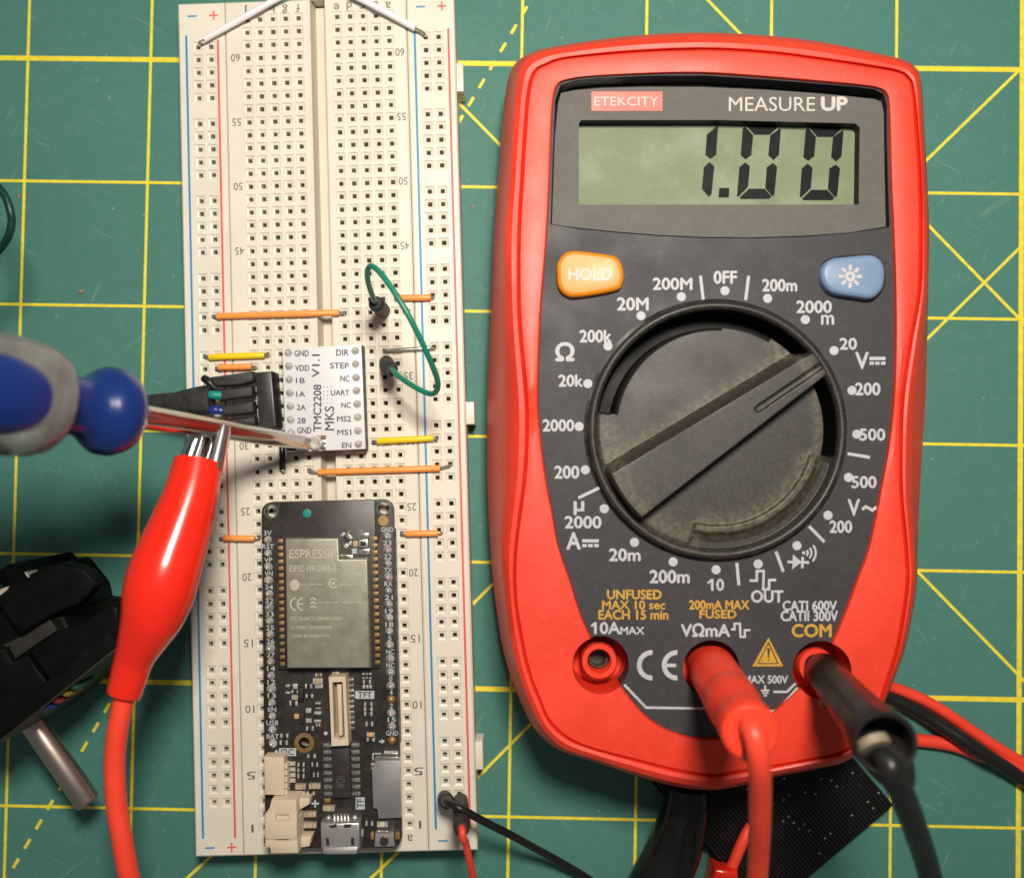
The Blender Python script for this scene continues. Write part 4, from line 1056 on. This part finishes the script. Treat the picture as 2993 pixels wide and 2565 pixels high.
lt.line([(540,1290),(610,1290)], .34, ZB+.03, E2_); lt.line([(575,1258),(575,1325)], .34, ZB+.034, E2_)
lt.disc(E2_(672, 640, ZB+.03), .36); lt.disc(E2_(215, 810, ZB+.03), .30)
lt.line([(1165,715),(1195,715)], .3, ZB+.03, E2_); lt.sheet(quad(E2_, [(1190,690),(1222,714),(1190,740)], ZB+.03), ZB+.034)
lt.line([(1110,890),(1110,828),(1185,828)], .22, ZB+.03, E2_)
bd = MB()
for s_, bx, rt in (('TFT', (948,247,1122,320), 0), ('I2C', (240,777,398,850), 0), ('TF', (950,1232,1034,1345), 90)):
    lt.sheet(rect(E2_, *bx, ZB+.03), ZB+.03)
    x0, y0, x1, y1 = bx; k = .13
    bd.text(s_, (x0+(x1-x0)*k, y0+(y1-y0)*k, x1-(x1-x0)*k, y1-(y1-y0)*k), E2_, ZB+.05, rt, bold=.01)
lt.build('board_lettering', M['silk'], eb, smooth=0)
bd.build('tag_lettering', M['silk_dark'], eb, smooth=0)
# small parts
def passive(x0, y0, x1, y1, kind):
    z = ZB; bx = (x1-x0, y1-y0); hor = bx[0] >= bx[1]
    bod = {'tan': 'tan', 'brown': 'brown', 'res': 'black', 'cap': 'tan', 'dark': 'module_black', 'amber': 'amber', 'led': 'cream', 'diode': 'black'}.get(kind, 'brown')
    h = {'cap': 1.0, 'tan': .8, 'diode': .7}.get(kind, .5)
    m = MB()
    if kind in ('tin', 'gold'):
        m.prism(rect(E2_, x0, y0, x1, y1, z), z, z+.35, .12); m.build('solder_pad', M['tin' if kind == 'tin' else 'gold'], eb); return
    if kind == 'chip':
        m.prism(rect(E2_, x0, y0, x1, y1, z), z, z+.9, .08); m.build('chip', M['module_black'], eb); return
    k = .28
    if hor: a, b_ = (x0+bx[0]*k, y0, x1-bx[0]*k, y1), [(x0, y0, x0+bx[0]*(k-.02), y1), (x1-bx[0]*(k-.02), y0, x1, y1)]
    else: a, b_ = (x0, y0+bx[1]*k, x1, y1-bx[1]*k), [(x0, y0, x1, y0+bx[1]*(k-.02)), (x0, y1-bx[1]*(k-.02), x1, y1)]
    m.prism(rect(E2_, *a, z), z, z+h, .05, 0)
    for q_ in b_: m.prism(rect(E2_, *q_, z), z, z+h+.05, .12, 1)
    m.build('capacitor' if kind in ('cap', 'tan') else 'resistor', [M[bod], M['tin']], eb)
for p_ in [(560,125,650,180,'tan'),(575,188,650,220,'tin'),(580,80,640,112,'brown'),(305,185,345,270,'res'),(370,180,415,225,'tin'),(360,235,425,265,'dark'),(365,280,425,322,'tan'),(340,335,415,380,'res'),(485,180,550,222,'res'),(490,275,560,308,'res'),
           (425,210,472,335,'chip'),(437,445,480,540,'chip'),(490,405,540,448,'tin'),(490,500,545,540,'tin'),(580,350,630,410,'res'),(570,432,635,530,'diode'),(585,540,625,575,'brown'),(385,458,430,500,'amber'),(495,572,565,610,'res'),
           (1012,80,1036,128,'res'),(1044,80,1068,128,'res'),(1076,80,1100,128,'res'),(1015,190,1040,222,'tin'),(1046,190,1072,222,'tin'),(1078,190,1102,222,'tin'),(1020,140,1095,180,'dark'),(1030,350,1110,386,'res'),(1030,396,1110,430,'res'),(1030,440,1110,476,'res'),(1045,530,1115,570,'res'),(1055,630,1130,665,'amber'),(1055,675,1130,710,'res'),
           (258,640,330,678,'res'),(250,700,325,742,'res'),(505,830,585,865,'res'),(545,905,605,945,'res'),(560,1000,610,1042,'res'),(340,900,395,938,'tin'),(340,953,395,990,'tin'),(340,1004,395,1042,'tin'),(340,1055,395,1092,'tin'),(415,910,480,945,'res'),(415,960,480,992,'res'),(415,1010,480,1050,'res'),
           (490,925,540,1052,'chip'),(400,1100,495,1145,'cap'),(525,1095,630,1140,'cap'),(380,1170,485,1225,'led'),(500,1175,575,1207,'res'),(660,1240,718,1276,'gold'),(655,1300,760,1345,'cap'),(475,1355,590,1400,'cap'),(475,1455,595,1500,'cap'),(1045,1450,1115,1490,'res'),(1150,1455,1250,1500,'led'),(1095,912,1130,966,'brown'),(990,1525,1022,1592,'tin'),(735,65,800,100,'tin'),(1215,800,1345,828,'tin'),(160,835,215,858,'tin')]:
    passive(*p_)
# display connector
tf = [(700,118),(855,112),(884,752),(727,760)]
fo = ring_plate(quad(E2_, tf, 16.0), quad(E2_, [(732,168),(828,163),(850,672),(800,705),(750,678)], 16.0), ZB, 16.0, 'display_socket', M['cream'], eb)
MB().prism(quad(E2_, [(712,135),(846,130),(872,735),(738,742)], 13.2), ZB+.02, 13.2).build('socket_floor', M['cream_dark'], fo)
MB().prism(quad(E2_, [(775,190),(815,188),(828,660),(795,662)], 15.0), 13.2, 15.0, .1).build('socket_tongue', M['cream'], fo)
for i in range(10):
    y = 150+i*49.5
    MB().prism(quad(E2_, [(862,y-14),(930+i,y-16),(932+i,y+16),(864,y+14)], 13.6), ZB, 13.5, .15).build('contact_leg', M['tin_bright'], eb)
# usb serial chip
MB().prism(quad(E2_, [(728,768),(888,764),(906,1234),(740,1238)], 14.2), ZB+.1, 14.2, .12).build('chip', M['module_black'], eb)
wl = MB().text('WCH', (768,1040,852,1150), E2_, 14.23, 90); wl.build('chip_lettering', mat('faint_mark', (.09, .085, .08), .6), eb, smooth=0)
for i in range(8):
    y = 752+i*64.5
    for xa, xb in ((648+i, 726+i*1.2), (902+i*1.3, 985+i*1.3)):
        q = MB(); m_ = (xa+xb)/2
        q.prism(rect(E2_, min(xa, xb), y-18, max(xa, xb), y+18, 13.0), ZB, 12.95, .1)
        inner = (xb-34, xb) if xa < 730 else (xa, xa+34)
        q.prism(rect(E2_, inner[0], y-15, inner[1], y+15, 13.5), 12.9, 13.45, .15)
        q.build('chip_leg', M['tin_bright'], eb)
# cream connectors at the lower left
ic = MB().prism(quad(E2_, [(100,858),(284,862),(290,1215),(108,1210)], 15.6), ZB, 15.6, .15).build('sensor_socket', M['cream'], eb)
for i in range(5):
    y = 925+i*60
    MB().prism(rect(E2_, 287, y, 318, y+44, 15), ZB+.2, 15.1, .08).build('socket_rib', M['cream'], ic)
bt = MB(); ZJ = 18.3
bt.prism(quad(E2_, [(168,1258),(402,1258),(406,1398),(108,1398),(110,1385),(140,1370)], ZJ-.6), ZB, ZJ-.6, .25)
bt.prism(quad(E2_, [(108,1455),(404,1455),(408,1622),(110,1626)], ZJ), ZB, ZJ, .25)
bt.prism(quad(E2_, [(110,1640),(410,1640),(416,1752),(162,1756),(156,1702),(112,1700)], ZJ), ZB, ZJ, .25)
bt.prism(quad(E2_, [(110,1392),(404,1392),(410,1650),(112,1650)], ZJ-1.2), ZB, ZJ-1.2)
bt.prism(quad(E2_, [(328,1385),(405,1385),(411,1655),(330,1655)], ZJ-.25), ZJ-1.3, ZJ-.25, .1)
bt.prism(quad(E2_, [(110,1385),(205,1385),(206,1655),(112,1655)], ZJ-.3), ZJ-1.3, ZJ-.3, .1)
bt.prism(quad(E2_, [(400,1242),(526,1238),(520,1300),(440,1345),(400,1345)], 15.4), ZB, 15.4, .2)
bt.prism(quad(E2_, [(404,1600),(542,1595),(520,1690),(408,1705)], 15.4), ZB, 15.4, .2)
bt.build('battery_socket', M['cream'], eb)
for y in (1410, 1600): MB().prism(rect(E2_, 412, y-30, 455, y+30, 14), ZB, 13.6, .15).build('socket_leg', M['tin'], eb)
# micro usb port
us = MB(); us.prism(quad(E2_, [(622,1472),(985,1468),(990,1712),(625,1716)], 15.4), ZB, 15.4, .45, steps=3)
us.prism(quad(E2_, [(645,1716),(965,1712),(958,1760),(652,1762)], 15.7), ZB+.2, 15.75, .2)
uo = us.build('usb_port', M['usb'], eb)
for pts in ([(672,1612),(700,1608),(706,1680),(678,1684)], [(906,1606),(935,1606),(938,1676),(908,1680)], [(695,1500),(770,1480),(775,1512),(720,1518)], [(845,1482),(915,1480),(900,1512),(840,1516)]):
    MB().prism(quad(E2_, pts, 15.42), 15.3, 15.42).build('shell_slot', M['black'], uo)
for i in range(5):
    x = 750+i*32; MB().prism(rect(E2_, x-10, 1388, x+10, 1440, 13.2), ZB, 13.2, .15).build('contact_leg', M['tin_bright'], eb)
for x, y in ((700, 1428), (942, 1422)): MB().blob(E2_(x, y, ZB), .55, .6, .6).build('solder_joint', M['tin'], eb, smooth=70)
# card slot
cs = MB(); cs.prism(quad(E2_, [(1128,872),(1358,868),(1374,1424),(1162,1430),(1150,1345),(1112,1332),(1100,962),(1128,945)], 14.2), ZB, 14.2, .12)
co = cs.build('card_slot', M['usb'], eb)
MB().prism(rect(E2_, 1124, 866, 1358, 890, 14.4), 14.0, 14.4, .08).build('slot_lip', M['tin_bright'], co)
# reset button
bb_ = MB().prism(quad(E2_, [(1132,1562),(1300,1556),(1306,1690),(1124,1694)], 14.3), ZB, 14.3, .15).build('reset_button', M['usb'], eb)
MB().lathe(E2_(1216,1632,14.2), (0, 0, 1), [(0, .82), (.55, .80), (.65, .7), (.66, .1)], 24).build('plunger', M['black'], bb_)
MB().prism(rect(E2_, 1135, 1550, 1300, 1566, 14.5), 14.1, 14.5, .06).build('button_lip', M['tin_bright'], bb_)
for x0, x1 in ((1088, 1120), (1318, 1358)): MB().prism(rect(E2_, x0, 1556, x1, 1622, 13.2), ZB, 13.3, .1).build('button_leg', M['gold'], bb_)

# ================================================================== motor connector on the breadboard
mc = thing('motor_connector', 'black four way connector with a heat shrink cable sleeve left of the driver board', 'connector', CONN_(700, 640, TZ))
MB().prism(quad(CONN_, [(880,290),(1090,272),(1150,985),(1140,1005),(925,985)], 16.0), TZ+.05, 14.2, .3).build('header_block', M['black'], mc)
for i in range(4):
    y = 375+i*178; x = 1118+i*12
    MB().prism(quad(CONN_, [(x-18,y-30),(x+28,y-25),(x+30,y+110),(x-16,y+115)], 12.5), TZ+.3, 12.5, .25).build('pin_notch', M['black'], mc)
shp = [([(250,372),(880,285),(890,420),(700,465),(450,480),(380,470),(330,400)], 12.6), ([(430,530),(620,505),(870,480),(880,610),(740,630),(600,645),(440,675)], 12.4), ([(450,735),(720,700),(880,670),(895,820),(740,845),(480,865)], 12.4), ([(500,915),(730,900),(900,870),(920,985),(700,980),(520,960)], 12.2)]
for pts, z in shp:
    MB().prism(quad(CONN_, pts, z), z-2.5, z, .45, steps=3).build('crimp_housing', M['black_shrink'], mc)
MB().tube(crom([CONN_(250,380,13), CONN_(310,420,13.5), CONN_(370,490,13.3), CONN_(420,520,13)], 5), .75, 12).build('core_wire', M['black_wire'], mc)
MB().tube(crom([CONN_(290,590,13.2), CONN_(360,595,13.8), CONN_(430,600,13.6), CONN_(470,600,13.4)], 5), .85, 14).build('core_wire', M['teal'], mc)
MB().tube(crom([CONN_(310,790,13.2), CONN_(385,790,13.9), CONN_(440,795,13.6), CONN_(490,800,13.4)], 5), .85, 14).build('core_wire', M['blue_wire'], mc)
slv = MB(); path = crom([CONN_(345,665,13.2), CONN_(250,670,13), CONN_(100,690,12.4), CONN_(-100,715,11), CL_(870,1000,7.5), CL_(700,1050,4), CL_(400,1060,2.6), CL_(0,1040,2.4), CL_(-400,1040,2.4)], 6)
hw = crom1([2.9, 2.9, 2.75, 2.4, 1.9, 1.8, 1.8, 1.8, 1.8], 6); hh = crom1([1.7, 1.8, 1.9, 1.9, 1.8, 1.8, 1.8, 1.8, 1.8], 6)
loops = []
for i, p in enumerate(path):
    t = (path[min(i+1, len(path)-1)]-path[max(i-1, 0)]).normalized(); sd = Vector((-t.y, t.x, 0)).normalized(); up = t.cross(sd)
    if up.z < 0: up = -up
    loops.append([p+sd*hw[i]*math.cos(2*math.pi*k/24)+up*hh[i]*math.sin(2*math.pi*k/24) for k in range(24)])
slv.loft(loops).build('cable_sleeve', M['black_shrink'], mc)

# ================================================================== stepper motor at the left edge
ZM = 29.0
sm = thing('stepper_motor', 'small black stepper motor lying on its side with a steel shaft pointing lower right', 'motor', F_(120, 1900, 0))
B0, A0 = F_(349, 1884, ZM), F_(-40, 2192, ZM)
fx = (A0-B0).normalized(); bxk = Vector((-fx.y, fx.x, 0))
if bxk.y < 0: bxk = -bxk
def mp(a, b_, z): v = B0+fx*a+bxk*b_; return Vector((v.x, v.y, z))
def mbox(a0, a1, b0, b1, z0, z1, bev=.3, m=None): return (m or MB()).prism([mp(a0,b0,0), mp(a1,b0,0), mp(a1,b1,0), mp(a0,b1,0)], z0, z1, bev)
def mq_(pts, z0, z1, name, m, bev=.5): return MB().prism(quad(MO_, pts, z1), z0, z1, bev, steps=3).build(name, M[m], sm)
mbox(0, 28, 0, 3.0, 0, ZM, .4).build('front_plate', M['motor'], sm)
mbox(0.2, 27.8, -.25, 0.02, .3, ZM-.2, .1).build('plate_flange', M['motor_edge'], sm)
so_ = [(-300,900,24.5),(20,565,24.5),(60,550,3),(250,420,1),(650,262,1),(700,226,1),(740,240,1),(800,310,1),(890,275,1),(930,300,1),(1120,540,1),(1150,680,1),(1240,690,1),(1330,900,1),(1500,1050,1)]
so_ = [MO_(x, y, z) for x, y, z in so_]+[mp(3, .5, 0), mp(26, .5, 0), mp(40, 4, 0), mp(42, 22, 0)]
MB().prism(so_, 0, 24.5, .9, steps=3).build('stator_body', M['motor'], sm)
mq_([(-250,900),(0,800),(20,840),(200,1090),(520,885),(830,760),(1010,560),(880,400),(640,330),(330,440),(80,580)], 24, 27.5, 'end_bell', 'motor', .7)
mq_([(300,1250),(600,1050),(900,930),(1150,760),(1225,800),(1225,1120),(1085,1310),(800,1500),(560,1640)], 24, 28, 'winding_cover', 'motor', .6)
mq_([(30,1185),(200,1105),(500,905),(590,1040),(290,1240),(130,1360)], 24, 25.3, 'strip', 'motor_strip', .2)
mq_([(-500,1500),(-100,1250),(40,1215),(120,1370),(280,1290),(540,1650),(0,2080),(-400,2300)], 24, 27, 'winding_cover', 'motor', .6)
mq_([(248,432),(262,428),(302,484),(290,492)], 24, 27.9, 'latch', 'usb', .1)
mq_([(-120,680),(0,605),(60,585),(100,600),(70,640),(0,680),(-120,760)], 24, 27.5, 'wire_end', 'cream', .6)
s0, s1 = MO2_(330, 150, 13.5), MO2_(925, 1005, 13.5)
d = (s1-s0).normalized()
MB().lathe(s0-d*3, s1-s0, [(0, 2.3), ((s1-s0).length+2.3, 2.3), ((s1-s0).length+2.85, 2.0), ((s1-s0).length+3, 1.7)], 48).build('output_shaft', M['shaft'], sm, smooth=30)
MB().lathe(s0-d*5.2, s1-s0, [(0, 7), (2.6, 7), (3.0, 6.6), (3.1, 2.6)], 48).build('pilot_boss', M['shaft'], sm, smooth=30)
for k, (x, y, mm) in enumerate([(510,1750,'dull_blue'), (590,1690,'dull_red'), (690,1625,'dull_yellow'), (790,1575,'dull_green')]):  # added coloured stubs that paint the stripes reflected in the front plate
    a_ = (MO_(x, y, 25)-B0).dot(fx)
    MB().tube(crom([mp(a_, .4, ZM-2.2), mp(a_, -.5, ZM-2.6), mp(a_, -.75, ZM-4), mp(a_, -.7, ZM-8), mp(a_, .2, ZM-10)], 5), .6, 12).build('lead_wire', M[mm], sm)

# ================================================================== screwdriver
T, Bq = F_(905, 1296, ZB+.75), F_(412, 1217, 48.0)
ax = (Bq-T).normalized(); LB_ = (Bq-T).length
sd = thing('screwdriver', 'small screwdriver with blue and clear greyish handle, its blade tip on the white driver board', 'screwdriver', T)
side = ax.cross(Vector((0, 0, 1))).normalized(); nrm = side.cross(ax)
loops = []
for s_, a_, b_ in [(0, 1.15, .22), (1.5, 1.2, .35), (5, 1.35, .75), (9, 1.5, 1.4), (12, 1.58, 1.58), (20, 1.62, 1.62), (LB_+5, 1.95, 1.95)]:
    loops.append([T+ax*s_+side*(a_*math.cos(2*math.pi*k/32))+nrm*(b_*math.sin(2*math.pi*k/32)) for k in range(32)])
MB().loft(loops).build('shaft', M['steel'], sd, smooth=40)
L0 = 41.3
MB().lathe(T+ax*L0, ax, [(0, 1.7), (.15, 3.2), (.8, 4.7), (1.8, 6.1), (3.4, 6.65), (5.0, 6.55), (6.6, 5.6), (7.4, 4.9), (8.6, 4.3), (10, 4.2), (13, 4.4), (13.6, 4.4)], 56).build('collar', M['blue_handle'], sd, smooth=50)
H0 = 54.3
MB().lathe(T+ax*H0, ax, [(0, 4.2), (.25, 5.4), (.9, 6.6), (2.0, 7.5), (4, 8.0), (9, 8.3), (30, 8.3), (34, 7.6), (36, 5)], 64).build('handle_shell', M['clear_handle'], sd, smooth=50)
P_ = T+ax*(H0+13.5); vv = (CAM-P_); nn = (vv-ax*vv.dot(ax)).normalized(); ss = ax.cross(nn)
for k in range(3):
    il = MB().blob((0, 0, 0), 1, 1, 1, 40, 24); an = 2*math.pi*k/3
    n_, s_ = nn*math.cos(an)+ss*math.sin(an), ss*math.cos(an)-nn*math.sin(an)
    il.v = [P_+ax*(10.0*v.x)+s_*(5.1*v.y)+n_*(6.3+2.75*v.z) for v in il.v]
    il.build('grip_inlay', M['core_blue'], sd, smooth=80)

# ================================================================== red alligator clip on the screwdriver
ac = thing('alligator_clip', 'red alligator clip gripping the screwdriver shaft, with a thick red lead', 'clip', F_(560, 1600, 30))
st_ = [(700,120,165,36), (655,320,180,37.45), (592,520,205,38.65), (520,720,226,39.9), (468,870,238,40.85), (430,1010,238,41.2), (388,1160,212,41), (325,1310,170,40.5), (262,1460,132,39.9), (220,1600,122,39.5), (195,1690,116,39.3), (190,1705,108,39.3)]
ctr = [RB_(x, y, z) for x, y, h, z in st_]; rad = [h/2.3357/ppm(z) for x, y, h, z in st_]
cc, rr = crom(ctr, 6), crom1(rad, 6)
d0 = (cc[0]-cc[1]).normalized()
# open mouth: outer skin then back inside
mth = MB()
outer = []; up = None
for i, p in enumerate(cc):
    t = (cc[min(i+1, len(cc)-1)]-cc[max(i-1, 0)]).normalized(); a = (Vector((0, 0, 1))-t*t.z).normalized(); b_ = t.cross(a)
    outer.append([p+a*(rr[i]*math.cos(2*math.pi*k/40))+b_*(rr[i]*math.sin(2*math.pi*k/40)) for k in range(40)])
def scl(l, c, k): return [c+(q-c)*k for q in l]
inn = [scl(outer[6], cc[6], .6), scl(outer[2], cc[2], .80), scl(outer[0], cc[0], .86), scl(outer[0], cc[0]+d0*.25, .93)]
mth.loft(inn+outer, True, True)
mth.build('boot', M['red_gloss'], ac, smooth=45)
def jaw(pts, w0, w1, z0, z1, name, tilt):
    a, b_ = CONN_(*pts[0], z0), CONN_(*pts[1], z1)
    d = (b_-a).normalized(); s_ = d.cross(Vector((0, 0, 1))).normalized(); u = s_.cross(d)
    loops = []
    for t in [k/10 for k in range(11)]:
        p = a+(b_-a)*t; w = w0+(w1-w0)*t; l = []
        for k in range(9):
            an = math.pi*(k/8); l.append(p+s_*(w*math.cos(an))+u*(w*math.sin(an)*.9))
        for k in range(8, -1, -1):
            an = math.pi*(k/8); l.append(p+s_*((w-.35)*math.cos(an))+u*((w-.35)*math.sin(an)*.9))
        loops.append(l)
    m = MB().loft(loops)
    for k in range(5):
        t = .55+.08*k; p = a+(b_-a)*t; w = (w0+(w1-w0)*t)
        for sg in (-1, 1):
            m.lathe(p+s_*sg*(w-.18), -u, [(0, .4), (.9, .08)], 6)
    return m.build(name, M['nickel'], ac, smooth=40)
jaw([(370,1560), (500,1000)], 1.75, 1.25, 36.5, 34.5, 'jaw', 0)
jaw([(30,1500), (190,1040)], 1.7, 1.25, 36.5, 35.5, 'jaw', 0)
MB().tube([CONN_(180,1600,34), CONN_(190,1480,34), CONN_(230,1250,33), CONN_(300,1090,32.5)], [2.2, 1.6, 1.1, .7], 16).build('spring', mat('dark_jaw_inside', (.10, .08, .07), .4, .7), ac)  # dark tapered filler in the gap between the jaws
cb_ = [RC_(608,880,39.3), RC_(600,920,39.3), RC_(572,1060,39.5), RC_(558,1220,39), RC_(566,1400,38.5), RC_(590,1560,38), RC_(630,1776,37), RC_(680,1950,35), RC_(740,2150,32), V3(-52,-112,15), V3(-45,-130,3), V3(-40,-150,1.7), V3(-34,-190,1.7)]
MB().tube(crom(cb_, 8), [F_l for F_l in crom1([1.65]*13, 8)], 22).build('lead', M['red_wire'], ac)

# ================================================================== specks of debris on the mat
for i, (x, y, s_, lab) in enumerate([(238, 853, .75, 'brown crumb above the screwdriver handle on the green mat'), (57, 575, .5, 'tiny brown crumb beside the leftmost yellow grid line'), (1381, 604, .45, 'tiny reddish crumb between breadboard and meter')]):
    q = MB().blob((0, 0, 0), s_, s_*.5, s_*.35, 8, 6)
    rnd = random.Random(i)
    q.v = [Vector((v.x*(1+rnd.uniform(-.25, .25)), v.y*(1+rnd.uniform(-.25, .25)), v.z)) for v in q.v]
    R_ = Matrix.Rotation(.5+i, 3, 'Z'); c = F_(x, y, 0)+Vector((0, 0, s_*.3))
    q.v = [R_ @ v+c for v in q.v]
    tag(q.build('crumb', M['crumb'], smooth=60), lab, 'crumb')
for o in list(bpy.data.objects):
    if '_base' in o: del o['_base']
